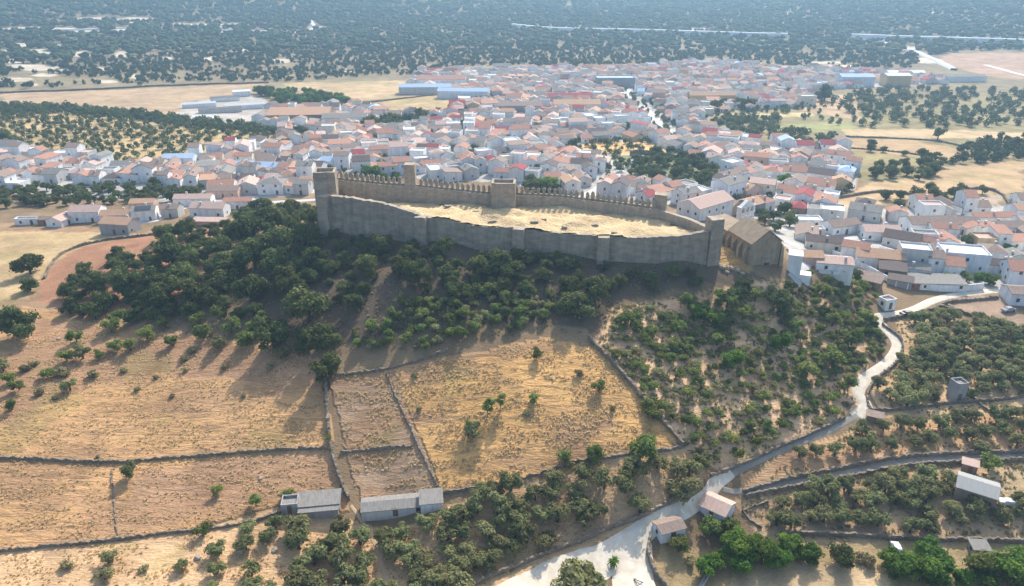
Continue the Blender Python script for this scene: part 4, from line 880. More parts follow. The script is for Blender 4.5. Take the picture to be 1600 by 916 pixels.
def blocked(x, y, r):
    if hit_house(x, y, r * .55 + .2): return True
    for L_, hw in ROADS:
        if float(dist_line(L_, x, y)) < hw + r * .45: return True
    return False
def near_wall(x, y, r): return any(float(dist_line(W, x, y)) < r * .4 for W, _ in FWL)
NR = dist = None
castle_zone = RG
def scatter(poly, kind, spacing, rr_, cover=1., jit=.35, ang=0., clump=0., off=(0,0), limit=999, walls=True, hs=None):
    P = wpoly(poly); c = P.mean(0); ext = np.abs(P - c).max() * 1.5; n = int(ext / spacing) + 1; ca, sa = math.cos(ang), math.sin(ang); out = 0; pts = []
    for i in range(-n, n + 1):
        for j in range(-n, n + 1):
            u_, v_ = (i + (.5 if j % 2 else 0) * (clump > 0) + RV.uniform(-jit, jit)) * spacing, (j + RV.uniform(-jit, jit)) * spacing
            pts.append((c[0] + u_*ca - v_*sa + off[0], c[1] + u_*sa + v_*ca + off[1]))
    pts = np.array(pts); ok_ = inside(P, pts[:, 0], pts[:, 1]); pts = pts[ok_]; 
    if len(pts) == 0: return 0
    if clump: pts = pts[fbm(pts[:, 0] / clump, pts[:, 1] / clump, 3) > (1 - 2 * cover) * .45]
    else: pts = pts[np.array([RV.random() for _ in range(len(pts))]) < cover] if len(pts) else pts
    pz = H(pts[:, 0], pts[:, 1]) if len(pts) else []
    for (x, y), z in zip(pts, pz):
        r = RV.uniform(*rr_); px, py, _ = proj(x, y, z + r)
        if not (-25 < px < 1625 and 0 < py < 945): continue
        if blocked(x, y, r) or (walls and near_wall(x, y, r)) or inside(castle_zone, x, y) or not seen(x, y, z + r * 1.5): continue
        if min(np.hypot(nwp_a[:, 0] - x, nwp_a[:, 1] - y)) < r + .3: continue
        if any(math.hypot(x - e.location.x, y - e.location.y) < (r + e['_r']) * (.40 if kind != 'holm_oak' else .52) for e in PLANTS[-500:]): continue
        plant(kind, float(x), float(y), r, float(z), hs); out += 1
        if out >= limit: break
    print('SC', kind, len(pts), out)
    return out
nwp_a = np.array(smooth_line(nwp, 1.0))
def at(px, py, kind, wpx, hs=None):
    """one plant whose foot is at the photo pixel and whose crown is wpx pixels wide"""
    x, y, z = ground(px, py); r = wpx / 2 * proj(x, y, z)[2] / FPX / .95; return plant(kind, x, y, r, z, hs)
# hand-placed trees: big oaks of the left shoulder and below the walls
for p in [(38,525,74),(48,428,50),(47,455,34),(155,462,58),(205,462,60),(240,455,56),(290,455,60),(155,492,52),(300,470,64),(250,488,54),(330,478,44),(270,410,62),(300,415,44),(262,378,46),(288,372,44),
          (360,430,62),(400,420,66),(440,400,64),(385,380,60),(425,360,58),(455,345,44),(490,350,40),(350,455,56),(395,470,62),(445,455,60),(500,420,50),(430,430,56),(380,350,44),(410,335,40),(480,385,48),(345,400,50),
          (485,500,84),(460,470,52),(505,545,60),(510,595,58),(428,545,60),(470,430,40),(575,430,46),(625,430,44),(655,445,50),(640,412,40),(690,400,44),(600,395,40),(715,465,40),(750,430,46),(780,425,50),(540,460,36),(555,480,40),
          (800,440,44),(850,440,34),(905,492,64),(930,470,52),(890,460,44),(540,412,34),(570,400,32),(1215,482,48),(1225,498,30),(700,435,40),(820,415,34),(1145,470,44),(1160,455,34)]:
    at(p[0], p[1], 'holm_oak', p[2])
scatter([(110,505),(110,440),(200,400),(320,365),(400,335),(490,330),(500,385),(520,440),(520,600),(490,600),(450,540),(360,500),(250,505)], 'holm_oak', 5.6, (2.4,3.8), .85, .4)
scatter([(505,372),(800,400),(1100,418),(1110,450),(930,455),(700,470),(540,500),(500,440)], 'holm_oak', 4.9, (1.8,3.1), .70, .45, clump=12)
for p in [(1088,500,42),(1110,510,46),(1135,480,40),(1075,480,34),(1160,500,36),(1220,548,44),(1240,520,30),(1145,575,46),(985,510,36),(1120,540,34),(1060,520,28),(1180,470,34),(1280,470,36),(1300,510,34),(1330,540,36),(1350,510,36),(1300,570,40),(1260,590,36),(1320,610,36)]:
    at(p[0], p[1], 'fig_tree' if p[2] > 41 else 'almond_tree', p[2])
scatter([(545,560),(560,505),(640,470),(760,450),(880,455),(920,500),(800,520),(700,545)], 'almond_tree', 3.7, (1.6,2.4), .92, .4)
scatter([(545,560),(560,505),(640,470),(760,450),(880,455),(920,500),(800,520),(700,545)], 'shrub', 3.2, (1.3,2.0), .9, .42)
scatter([(945,545),(960,490),(1080,475),(1200,450),(1250,440),(1370,495),(1385,560),(1335,640),(1210,690),(1110,740),(1060,690)], 'almond_tree', 3.3, (1.4,2.3), .66, .42, hs=.72)
scatter([(945,545),(960,490),(1080,475),(1200,450),(1250,440),(1375,495),(1385,560),(1335,640),(1210,690),(1110,740),(1060,690)], 'shrub', 3.3, (1.2,2.0), .75, .42, hs=.75)
scatter([(945,545),(960,490),(1080,475),(1200,450),(1240,440),(1370,495),(1385,560),(1335,640),(1210,690),(1110,740),(1060,690)], 'bush', 3.6, (.9,1.6), .75, .42, hs=.8)
scatter([(1240,450),(1290,470),(1380,505),(1390,560),(1340,600),(1290,560),(1230,500)], 'almond_tree', 2.7, (1.3,2.0), .9, .4)
# lower olive grove
scatter([(455,950),(440,830),(560,830),(585,870),(620,950)], 'olive_tree', 4.0, (2.4,3.3), 1, .3, .2)
scatter([(600,950),(585,850),(640,832),(700,800),(770,765),(860,750),(1000,725),(1080,715),(1110,735),(1060,790),(970,820),(860,868),(780,905),(740,950)], 'olive_tree', 4.0, (2.3,3.2), 1, .32, .25)
scatter([(280,950),(290,850),(360,815),(440,800),(450,950)], 'olive_tree', 4.6, (1.6,2.6), .75, .4)
scatter([(1440,510),(1400,500),(1480,490),(1620,530),(1620,610),(1500,625),(1400,640),(1360,632),(1370,600),(1400,565)], 'olive_tree', 3.8, (2.1,2.8), .95, .35)
scatter([(1210,725),(1290,695),(1360,660),(1620,640),(1620,700),(1400,716),(1240,745)], 'olive_tree', 4.8, (1.9,2.6), .95, .16, .12)
scatter([(1160,790),(1250,770),(1400,748),(1490,745),(1500,800),(1450,832),(1260,832),(1180,812)], 'olive_tree', 3.8, (2.2,3.0), 1, .34)
scatter([(1560,790),(1620,770),(1620,840),(1500,845),(1490,800)], 'olive_tree', 4.5, (1.6,2.2), .7, .3)
# loose trees on the straw fields
for p in [(230,530,30,'almond_tree'),(270,540,26,'almond_tree'),(340,545,30,'olive_tree'),(385,540,34,'almond_tree'),(300,550,20,'bush'),(180,548,26,'almond_tree'),(130,560,30,'olive_tree'),(75,590,24,'almond_tree'),(110,610,28,'olive_tree'),(60,615,22,'bush'),(185,505,28,'almond_tree'),(240,500,26,'almond_tree'),(150,500,26,'almond_tree'),(345,500,30,'almond_tree'),(395,522,30,'almond_tree'),(425,575,18,'bush'),(350,575,14,'bush'),(380,620,10,'bush'),(270,620,10,'bush'),(215,610,14,'bush'),(15,600,26,'almond_tree'),(40,580,20,'bush'),(440,560,30,'olive_tree'),(740,684,34,'olive_tree'),(762,650,30,'young_tree'),(782,640,24,'young_tree'),(730,672,18,'young_tree'),(834,628,20,'almond_tree'),(838,560,22,'almond_tree'),(936,612,24,'almond_tree'),(905,586,18,'bush'),(822,650,14,'bush'),(655,640,12,'bush'),
          (646,590,14,'bush'),(206,745,30,'olive_tree'),(150,718,12,'bush'),(340,772,22,'almond_tree'),(318,838,28,'almond_tree'),(330,820,18,'bush'),(400,790,24,'almond_tree'),(450,778,26,'almond_tree'),(340,895,30,'olive_tree'),(385,858,34,'olive_tree'),(285,890,24,'olive_tree'),
          (170,880,30,'olive_tree'),(105,888,26,'bush'),(165,905,30,'olive_tree'),(225,892,18,'bush'),(20,640,24,'almond_tree'),(30,610,26,'almond_tree'),(5,580,28,'olive_tree'),(55,572,18,'bush'),(85,625,12,'bush'),(120,535,28,'almond_tree'),(175,520,30,'almond_tree'),(205,548,28,'almond_tree'),(155,560,20,'almond_tree'),
          (105,565,26,'almond_tree'),(95,590,28,'bush'),(145,590,22,'bush'),(258,512,24,'almond_tree'),(310,505,26,'almond_tree'),(318,530,34,'almond_tree'),(362,520,32,'almond_tree'),(290,565,16,'bush'),(245,590,10,'bush'),(195,580,12,'bush'),(410,500,24,'almond_tree'),(100,465,22,'almond_tree'),(290,580,14,'bush'),(515,690,16,'young_tree'),
          (1000,715,50,'almond_tree'),(930,725,36,'almond_tree'),(882,720,26,'almond_tree'),(890,730,20,'olive_tree'),(1065,780,56,'olive_tree'),(1000,800,40,'olive_tree'),(195,400,20,'bush'),(1010,640,26,'almond_tree'),(1000,620,20,'bush'),(960,640,14,'bush'),(1020,655,30,'almond_tree'),
          (1230,862,44,'fig_tree'),(1190,880,66,'fig_tree'),(1150,870,60,'fig_tree'),(1120,885,40,'fig_tree'),(1175,855,40,'fig_tree'),(1310,878,54,'holm_oak'),(1265,880,46,'fig_tree'),(1437,908,74,'fig_tree'),(1455,892,62,'fig_tree'),(1418,900,62,'fig_tree'),(1450,876,54,'fig_tree'),(1462,912,60,'fig_tree'),(1398,900,54,'fig_tree'),(1210,885,50,'fig_tree'),(1160,890,56,'fig_tree'),(1100,895,46,'fig_tree'),(1240,872,36,'fig_tree'),(1350,880,34,'bush'),(1565,905,60,'fig_tree'),(1600,900,60,'fig_tree'),(1530,915,50,'fig_tree'),(1385,885,50,'fig_tree'),(1060,862,40,'almond_tree'),(1080,880,24,'bush'),(1110,835,36,'almond_tree'),(1140,832,34,'almond_tree'),
          (1530,905,60,'almond_tree'),(1580,915,80,'fig_tree'),(1555,900,46,'fig_tree'),(1500,915,46,'fig_tree'),(905,935,90,'olive_tree'),(880,945,50,'olive_tree'),(1545,735,36,'almond_tree'),(1480,755,28,'olive_tree'),(1590,795,34,'olive_tree'),(1525,800,40,'olive_tree'),(1560,810,34,'olive_tree'),(1470,770,30,'olive_tree'),
          (1500,655,20,'holm_oak'),(1515,620,26,'holm_oak'),(1590,560,30,'almond_tree'),(1530,440,26,'fig_tree'),(1545,445,30,'fig_tree'),(1510,440,24,'almond_tree'),(1510,385,24,'garden_tree'),(1575,395,20,'fig_tree'),(1480,440,22,'almond_tree'),(1335,440,30,'garden_tree'),(1420,392,20,'fig_tree')]:
    at(*p[:2], p[3], p[2])
scatter([(1240,432),(1290,425),(1345,440),(1372,470),(1375,490),(1300,478),(1245,450)], 'almond_tree', 2.7, (1.2,1.9), .9, .4)
# trees in and round the town
scatter([(-30,330),(-30,305),(60,294),(250,294),(345,300),(330,312),(240,318),(100,322)], 'garden_tree', 5.6, (2.2,3.6), .85, .45)
scatter([(960,252),(1045,240),(1125,264),(1118,288),(1075,298),(985,282)], 'garden_tree', 7, (2.4,4.2), .75, .4)
scatter([(390,142),(520,150),(560,170),(430,166)], 'fig_tree', 11, (4.5,6.5), .9, .35)
scatter([(560,196),(650,186),(662,197),(570,206)], 'garden_tree', 9, (3.5,5), .8, .4)
scatter([(980,140),(996,146),(1022,172),(1050,205),(1040,212),(1010,178)], 'garden_tree', 8, (3.2,4.6), .95, .3)
scatter([(1110,165),(1180,160),(1185,170),(1110,176)], 'garden_tree', 10, (4,6), .9, .3)
scatter([(1185,350),(1190,328),(1230,322),(1248,345),(1228,375)], 'garden_tree', 6, (2.4,3.6), .9, .4)
scatter([(1340,290),(1360,262),(1470,255),(1475,268),(1450,282),(1365,285)], 'garden_tree', 8, (3,4.6), .95, .4)
scatter([(1380,330),(1380,308),(1500,300),(1560,296),(1540,304),(1500,308),(1500,325),(1420,330)], 'garden_tree', 7, (2.6,4), .85, .4)
scatter([(550,268),(640,272),(620,285),(550,280)], 'fig_tree', 6, (2,3.2), .6, .4)
scatter([(820,285),(870,272),(870,300),(820,300)], 'garden_tree', 6, (3,4.4), .9, .4)
for p in [(855,300,40,'fig_tree'),(835,302,34,'garden_tree'),(580,282,36,'fig_tree'),(600,285,24,'fig_tree'),(1345,165,0,''),(1288,158,34,'holm_oak'),(1445,200,0,''),(415,150,24,'holm_oak'),(504,160,26,'holm_oak'),(6,222,30,'holm_oak'),(1225,290,36,'fig_tree'),(895,232,20,'garden_tree'),(1465,218,24,'garden_tree'),(1360,237,18,'garden_tree'),(1380,238,14,'garden_tree'),(1412,243,14,'garden_tree'),(1440,248,20,'garden_tree'),(1462,250,20,'garden_tree'),(1362,230,16,'garden_tree'),(1590,225,14,'holm_oak'),(660,190,24,'garden_tree'),(640,205,20,'garden_tree'),(470,215,26,'garden_tree'),(445,228,20,'garden_tree'),(560,300,10,'young_tree')]:
    if p[2]: at(p[0], p[1], p[3], p[2])
counts = {}
for e in PLANTS: counts[e.name.split('.')[0]] = counts.get(e.name.split('.')[0], 0) + 1
print('plants', counts)
# ---- masses of far trees that nobody could count
def mass(name, X, Y, Rr, m, faces, seed, label, zoff=.0, hk=.95):
    R = np.random.default_rng(seed); n = len(X); bmx = bmesh.new(); bmesh.ops.create_icosphere(bmx, subdivisions=1 if faces == 20 else 2, radius=1.0); base_v = np.array([v.co[:] for v in bmx.verts]); base_f = np.array([[v.index for v in f.verts] for f in bmx.faces]); bmx.free()
    nv = len(base_v); a = R.uniform(0, 6.28, n); ca, sa = np.cos(a), np.sin(a); jit = 1 + R.normal(0, .26, (n, nv)); V = base_v[None] * jit[..., None]
    sx = Rr * R.uniform(.85,1.15,n); sy = Rr * R.uniform(.85,1.15,n); x = V[..., 0]*sx[:, None]; y = V[..., 1]*sy[:, None]; z = V[..., 2] * (Rr * .72)[:, None]
    G = H(X, Y); o = np.stack([X[:, None] + x*ca[:, None] - y*sa[:, None], Y[:, None] + x*sa[:, None] + y*ca[:, None], (G + Rr * hk)[:, None] + z + zoff], -1).reshape(-1, 3)
    F = (base_f[None] + (np.arange(n) * nv)[:, None, None]).reshape(-1, 3)
    return tag(link(name, mesh(name, o, F, m)), label, None, None, 'stuff')
bd = [(-60,142),(0,141),(130,138),(280,131),(400,127),(440,132),(520,124),(640,118),(700,108),(780,104),(900,106),(1000,102),(1090,97),(1180,100),(1250,108),(1300,112),(1330,110),(1430,108),(1450,92),(1480,84),(1560,80),(1700,78)]
bw = np.array([ground(*p)[:2] for p in bd]); bth = np.arctan2(bw[:, 0], bw[:, 1]); bD = np.hypot(bw[:, 0], bw[:, 1])
R = np.random.default_rng(5); XS = []; YS = []; RS = []
for d0, d1, sp, r0, r1 in ((600,1000,7.6,1.9,4.3),(1000,1500,9.6,2.6,5.0),(1500,2400,13,3.8,6.6),(2400,4600,25,8,14)):
    n = int(.5 * 1.36 * (d1*d1 - d0*d0) / (sp*sp)); th = R.uniform(-.68, .68, n); D = np.sqrt(R.uniform(d0*d0, d1*d1, n)); x = D*np.sin(th); y = D*np.cos(th)
    k = D > np.interp(th, bth, bD) + R.uniform(0, 14, n); x, y = x[k], y[k]; k = ~cl_mask(x, y); x, y = x[k], y[k]
    dens = fbm(x / 60, y / 60, 4) + np.clip((y - 700) / 500, 0, .5); k = dens > -.16 + R.uniform(-.25,.15,len(x)) ; x, y = x[k], y[k]
    for L_, hw in ROADS:
        if hw > 3.5 and np.hypot(*L_[0]) > 600: k = dist_line(L_[::4], x, y) > hw + 3; x, y = x[k], y[k]
    XS.append(x); YS.append(y); RS.append(R.uniform(r0, r1, len(x)) * (.8 if d0 < 1000 else 1))
X = np.concatenate(XS); Y = np.concatenate(YS); Rr = np.concatenate(RS); k = np.hypot(X, Y) < 1000; print('wood trees', len(X))
mass('far_woodland', X[~k], Y[~k], Rr[~k], M['wood_far'], 20, 2, 'hazy blue-green wood covering the far hills')
def leaf_mass(name, X, Y, Rr, m, seed, label, K=130):
    R = np.random.default_rng(seed); n = len(X); C_ = R.normal(0, 1, (n, 7, 3)); C_ /= np.linalg.norm(C_, axis=2, keepdims=True); C_ *= np.array((.52,.52,.34))
    k = R.integers(0, 7, (n, K)); c = np.take_along_axis(C_, k[..., None].repeat(3, 2), 1); dv = R.normal(0, 1, (n, K, 3)); dv /= np.linalg.norm(dv, axis=2, keepdims=True); P = c + dv * .40
    nr = dv + R.normal(0, .5, dv.shape); t1 = np.cross(nr, R.normal(0, 1, dv.shape)); t1 /= np.linalg.norm(t1, axis=2, keepdims=True); t2 = np.cross(nr, t1); t2 /= np.linalg.norm(t2, axis=2, keepdims=True); s_ = .17 * math.sqrt(130 / K)
    V = np.stack([P - t1*s_, P + t2*s_, P + t1*s_, P - t2*s_], 2) * Rr[:, None, None, None]; V += np.stack([X, Y, H(X, Y) + Rr * .72], -1)[:, None, None, :]; V = V.reshape(-1, 3)
    return tag(link(name, mesh(name, V, np.arange(len(V)).reshape(-1, 4), m)), label, None, None, 'stuff')
leaf_mass('oak_woodland', X[k], Y[k], Rr[k] * 1.05, M['wood_far'], 1, 'open dark oak wood filling the plain behind the town', K=56)
def grid_mass(name, poly, sp, rr_, m, seed, label, jit=.25, ang=0, cover=1., faces=80, aspect=1.):
    P = wpoly(poly); R = np.random.default_rng(seed); c = P.mean(0); e = np.abs(P - c).max() * 1.5; g1, g2 = np.meshgrid(np.arange(-e, e, sp), np.arange(-e, e, sp * aspect)); g1 = g1.ravel() + R.uniform(-jit, jit, g1.size)*sp; g2 = g2.ravel() + R.uniform(-jit, jit, g2.size)*sp
    x = c[0] + g1*math.cos(ang) - g2*math.sin(ang); y = c[1] + g1*math.sin(ang) + g2*math.cos(ang); k = inside(P, x, y) & (R.random(len(x)) < cover); x, y = x[k], y[k]
    k = (((x[:, None] - KEEPXY[None, :, 0])**2 + (y[:, None] - KEEPXY[None, :, 1])**2).min(1) > (3.3 if name == 'town_greenery' else 7)**2); k &= np.array([not hit_house(a, b, .2 if name == 'town_greenery' else 2.5) for a, b in zip(x, y)], bool) if len(x) else k; x, y = x[k], y[k]
    if len(x): leaf_mass(name, x, y, R.uniform(*rr_, len(x)), m, seed, label)
M['green_far'] = mat('hillside_olive_leaf', (.17,.20,.075), .8, col2=(.09,.12,.045), scale=60, bump=0, coord='Generated', trans=.3)
M['grove_far'] = mat('distant_olive_leaf', (.17,.19,.085), .8, col2=(.10,.125,.055), scale=60, bump=0, coord='Generated', trans=.3)
grid_mass('distant_olive_grove', [(0,236),(0,178),(180,172),(330,202),(440,214),(430,220),(300,243),(200,256),(90,248)], 8.0, (2.3,3.2), M['green_far'], 11, 'rows of olives on the yellow slope behind the lower houses', .14, .12, .93, 80, 1.15)
grid_mass('dark_tree_belt', [(0,180),(0,165),(90,166),(200,176),(330,192),(440,206),(440,214),(330,204),(180,184),(80,176)], 5.0, (2.0,4.0), M['green_far'], 12, 'dark belt of trees along the upper edge of the olive slope', .4)
grid_mass('far_garden_trees', [(1120,205),(1130,185),(1215,184),(1215,208),(1290,212),(1320,240),(1210,226)], 7.5, (2.4,4.2), M['grove_far'], 13, 'green orchard rows past the white houses', .35, 0, .75)
grid_mass('valley_trees', [(1300,160),(1330,145),(1470,140),(1620,140),(1620,195),(1500,203),(1340,200),(1330,180)], 9.5, (2.4,4.4), M['grove_far'], 14, 'mixed green trees of the gardens on the plain', .45, 0, .66)
grid_mass('field_bushes', [(1240,185),(1245,150),(1320,150),(1340,200)], 9, (1.6,2.6), M['grove_far'], 15, 'small scattered bushes on the pale slope past the town', .4, 0, .6)
grid_mass('hedge_trees', [(1490,240),(1520,222),(1620,212),(1620,248),(1520,258),(1480,262)], 6, (2.2,3.6), M['wood_far'], 16, 'dense dark hedge trees on the plain beside the fields', .4, 0, .85)
grid_mass('town_greenery', [(420,265),(500,175),(680,180),(760,140),(1100,120),(1260,130),(1260,170),(1120,200),(1140,230),(1320,250),(1330,310),(1100,320),(800,275)], 7.0, (1.4,3.0), M['grove_far'], 17, 'small garden trees squeezed between the houses of the town', .45, 0, .75)
grid_mass('field_edge_trees', [(640,185),(600,178),(690,172),(735,162),(760,170),(700,186)], 8, (2.2,3.4), M['grove_far'], 18, 'bushes between the yellow field and the first roofs', .4, 0, .5)
# dry grass tufts
def tufts(name, polys, n, size, m, seed, label, avoid=True):
    R = np.random.default_rng(seed); xs = []; ys = []
    for poly, share in polys:
        P = wpoly(poly); a = P.min(0); b_ = P.max(0); q = int(n * share * 2.5); x = R.uniform(a[0], b_[0], q); y = R.uniform(a[1], b_[1], q); k = inside(P, x, y); k &= fbm(x/5, y/1.6, 3) > -.05; xs.append(x[k][:int(n*share)]); ys.append(y[k][:int(n*share)])
    x = np.concatenate(xs); y = np.concatenate(ys)
    for L_, hw in ROADS:
        if np.hypot(*L_[0]) < 400: k = dist_line(L_, x, y) > hw + .2; x, y = x[k], y[k]
    k = ~inside(RG, x, y); x, y = x[k], y[k]; n = len(x); z = H(x, y); K = 5; a = R.uniform(0, 6.28, (n, K)); s_ = size * R.uniform(.5, 1.3, (n, K)); h = s_ * R.uniform(.7, 1.5, (n, K)); X0 = x[:, None] + R.normal(0, size*.5, (n, K)); Y0 = y[:, None] + R.normal(0, size*.35, (n, K)); Z0 = np.broadcast_to(z[:, None], (n, K))
    dx, dy = np.cos(a) * s_ * .6, np.sin(a) * s_ * .6; lx, ly = R.normal(0, .3, (n, K)) * h, R.normal(0, .3, (n, K)) * h
    V = np.stack([np.stack([X0 - dx, Y0 - dy, Z0 - .1], -1), np.stack([X0 + dx, Y0 + dy, Z0 - .1], -1), np.stack([X0 + lx + dx*.5, Y0 + ly + dy*.5, Z0 + h], -1), np.stack([X0 + lx - dx*.6, Y0 + ly - dy*.6, Z0 + h*.8], -1)], 2).reshape(-1, 3)
    return tag(link(name, mesh(name, V, np.arange(len(V)).reshape(-1, 4), m)), label, None, None, 'stuff')
M['straw'] = mat('straw', (.78,.62,.36), .9, col2=(.64,.48,.27), scale=.8, bump=0, trans=.5)
M['weed'] = mat('weed', (.30,.29,.13), .9, col2=(.42,.32,.18), scale=.6, bump=0, trans=.35)
tufts('dry_grass', [([(-40,880),(-40,560),(140,500),(500,560),(520,690),(540,780),(300,826),(120,850)], .40), ([(612,580),(700,560),(850,530),(930,540),(1060,690),(800,755),(692,770)], .22), ([(-40,940),(-40,866),(330,828),(620,835),(1080,705),(1060,800),(850,885),(780,940)], .25), ([(515,588),(610,580),(690,772),(560,785)], .08), ([(1118,385),(1150,390),(1175,415),(1115,415)], .02)], 16000, .24, M['straw'], 31, 'dry straw grass standing on the slopes')
tufts('weeds', [([(930,540),(950,480),(1240,440),(1370,500),(1340,640),(1120,740),(1070,700)], .4), ([(1150,775),(1370,640),(1400,500),(1600,520),(1600,850),(1200,850)], .35), ([(120,500),(340,380),(500,360),(1110,410),(930,520),(540,560)], .25)], 9000, .36, M['weed'], 32, 'brown and green weeds under the trees')
# ---------------------------------------------------------------- small things in the foreground
# young palm on the track junction
x, y, z = ground(958, 884); t = tag(empty('palm_tree', (x, y, z)), 'single young palm standing in the middle of the pale track junction', 'palm')
b = MB(); b.tube([(0,0,-.3),(.03,0,.6),(.0,.05,1.3)], [.22,.18,.16], 8); b.build('trunk', M['bark'], t)
b = MB(); Rp = random.Random(4)
for k in range(26):
    a = k * 2.399; el = Rp.uniform(-.2, 1.25); L_ = Rp.uniform(1.1, 1.6); prev = None
    for s_ in range(7):
        q = s_ / 6; rr_ = L_ * q * math.cos(el * (1 - q * .6)); zz = 1.3 + L_ * q * math.sin(el) - .75 * L_ * q * q; wd = .16 * math.sin(math.pi * (.12 + .85 * q)) + .02
        c = (math.cos(a) * rr_, math.sin(a) * rr_, zz); px_, py_ = -math.sin(a) * wd, math.cos(a) * wd
        cur = [(c[0]-px_, c[1]-py_, c[2]-.05), c, (c[0]+px_, c[1]+py_, c[2]-.05)]
        if prev: b.add(prev + cur, [(0,1,4,3),(1,2,5,4)])
        prev = cur
b.build('frond', M['bright'], t)['kind'] = 'stuff'
# trailer with an A-frame drawbar
x, y, z = ground(1000, 916); t = tag(empty('trailer', (x, y, z), D2R(35)), 'black trailer with a pale load bed parked on the track junction', 'trailer')
b = MB(); b.box(-.75,.75,-3.0,.0,.55,.62); b.build('load_bed', M['white_paint'], t)
b = MB(); b.tube([(-.72,-3,.5),(-.72,0,.5),(0,1.5,.5)],[.08,.08,.07],6); b.tube([(.72,-3,.5),(.72,0,.5),(0,1.5,.5)],[.08,.08,.07],6); b.tube([(-.72,-.1,.66),(.72,-.1,.66)],[.07,.07],6); b.tube([(-.72,-3,.66),(.72,-3,.66)],[.07,.07],6); b.box(-.06,.06,-2.9,-.1,.625,.70); b.build('frame', M['black'], t)
b = MB(); b.tube([(0,1.45,0),(0,1.45,.9)],[.07,.07],8); b.box(-.12,.12,1.3,1.75,.46,.56); b.build('hitch', M['black'], t)
for sx in (-.9, .9):
    b = MB(); b.tube([(sx-.1,-1.7,.32),(sx+.1,-1.7,.32)],[.32,.32],16); b.build('wheel', M['black'], t)
# pale concrete irrigation channel
W = smooth_line([ground(*p)[:2] for p in [(1092,925),(1110,892),(1128,866),(1136,848)]], 1.5); n = len(W); d = np.gradient(W, axis=0); d /= np.linalg.norm(d, axis=1, keepdims=True); nn = np.stack([-d[:,1], d[:,0]], 1)
prof = [(-.35,-.3),(-.35,.75),(-.24,.75),(-.2,.5),(.2,.5),(.24,.75),(.35,.75),(.35,-.3)]; V = []; F = []; g = H(W[:,0], W[:,1])
for (o_, h_) in prof:
    p = W + nn * o_; V.append(np.stack([p[:,0], p[:,1], g + h_], -1))
V = np.concatenate(V)
for k in range(len(prof)-1):
    for i in range(n-1): F.append((k*n+i, k*n+i+1, (k+1)*n+i+1, (k+1)*n+i))
tag(link('irrigation_channel', mesh('irrigation_channel', V, F, M['concrete'])), 'straight grey concrete channel running between the bright green bushes', 'channel')
# parked car half hidden by the shade of the upper track
def car(px, py, rz, paint, label, name='parked_car'):
    x, y, z = ground(px, py); t = tag(empty(name, (x, y, z + .1), rz), label, 'car', 'cars parked by the tracks and lanes')
    prof = [(-2.1,.35),(-2.15,.8),(-1.9,.98),(-1.35,1.02),(-.9,1.42),(.7,1.45),(1.25,1.0),(1.95,.88),(2.12,.6),(2.1,.35)]
    b = MB(); n = len(prof); V = [(a, -.82 * (1 if c < 1.1 else .82), c) for a, c in prof] + [(a, .82 * (1 if c < 1.1 else .82), c) for a, c in prof]
    b.add(V, [tuple(range(n)), tuple(range(n, 2*n))[::-1]] + [(i, i+n, (i+1)%n+n, (i+1)%n) for i in range(n)]); b.build('body', paint, t)
    for sy in (-1, 1):
        b = MB(); b.add([(-.95,sy*.80,1.05),(.95,sy*.80,1.05),(.6,sy*.70,1.36),(-.75,sy*.70,1.36)], [(0,1,2,3) if sy < 0 else (3,2,1,0)]); b.build('side_window', M['glass'], t)
        for sx in (-1.3, 1.3): b = MB(); b.tube([(sx, sy*.66, .32),(sx, sy*.84, .32)], [.32,.32], 12); b.build('wheel', M['black'], t)
    b = MB(); b.add([(.76,-.64,1.42),(.76,.64,1.42),(1.27,.74,1.05),(1.27,-.74,1.05)], [(0,1,2,3),(3,2,1,0)]); b.xform(Matrix.Translation((.03,0,.04))); b.build('windscreen', M['glass'], t)
car(1575, 487, D2R(15), M['w_grey'], 'dark grey car on the bare yard below the white house')
car(1417, 493, D2R(12), M['black'], 'black car standing beside the upper white track')
car(1577, 790, D2R(-20), M['white_paint'], 'white car under the trees beside the pale-roofed barn')
car(1400, 862, D2R(80), M['w_white_cool'], 'pale blue car squeezed between bushes below the dark wall')
# rocks around the castle foot and on the fields
rk = []
for s_ in range(4):
    bmx = bmesh.new(); bmesh.ops.create_icosphere(bmx, subdivisions=2, radius=1); Rq = random.Random(s_)
    for v in bmx.verts: v.co *= Rq.uniform(.7, 1.15); v.co.z *= .65
    me_ = bpy.data.meshes.new('boulder'); bmx.to_mesh(me_); bmx.free(); me_.materials.append(M['stone_w']); rk.append(me_)
for i, (px, py, s_) in enumerate([(1130,418,1.6),(1143,420,1.3),(1153,423,1.1),(1160,428,1.0),(1122,414,1.2),(1136,426,.9),(408,748,.8),(50,448,1.3),(100,478,1.0),(112,520,.9),(92,530,.8),(550,905,.9),(430,860,1.0),(375,862,1.3),(310,872,1.1),(1443,570,.9),(1485,478,1.0),(975,518,.8),(1030,512,.9),(565,470,.8)]):
    x, y, z = ground(px, py); o = bpy.data.objects.new('boulder', rk[i % 4]); COL.objects.link(o); o.location = (x, y, z + .1 * s_); o.scale = (s_ * .8, s_ * .7, s_ * .7); o.rotation_euler = (0, 0, i * 1.7); tag(o, None, 'boulder', 'pale boulders on the hillside'); o['_desc'] = 'pale boulder'
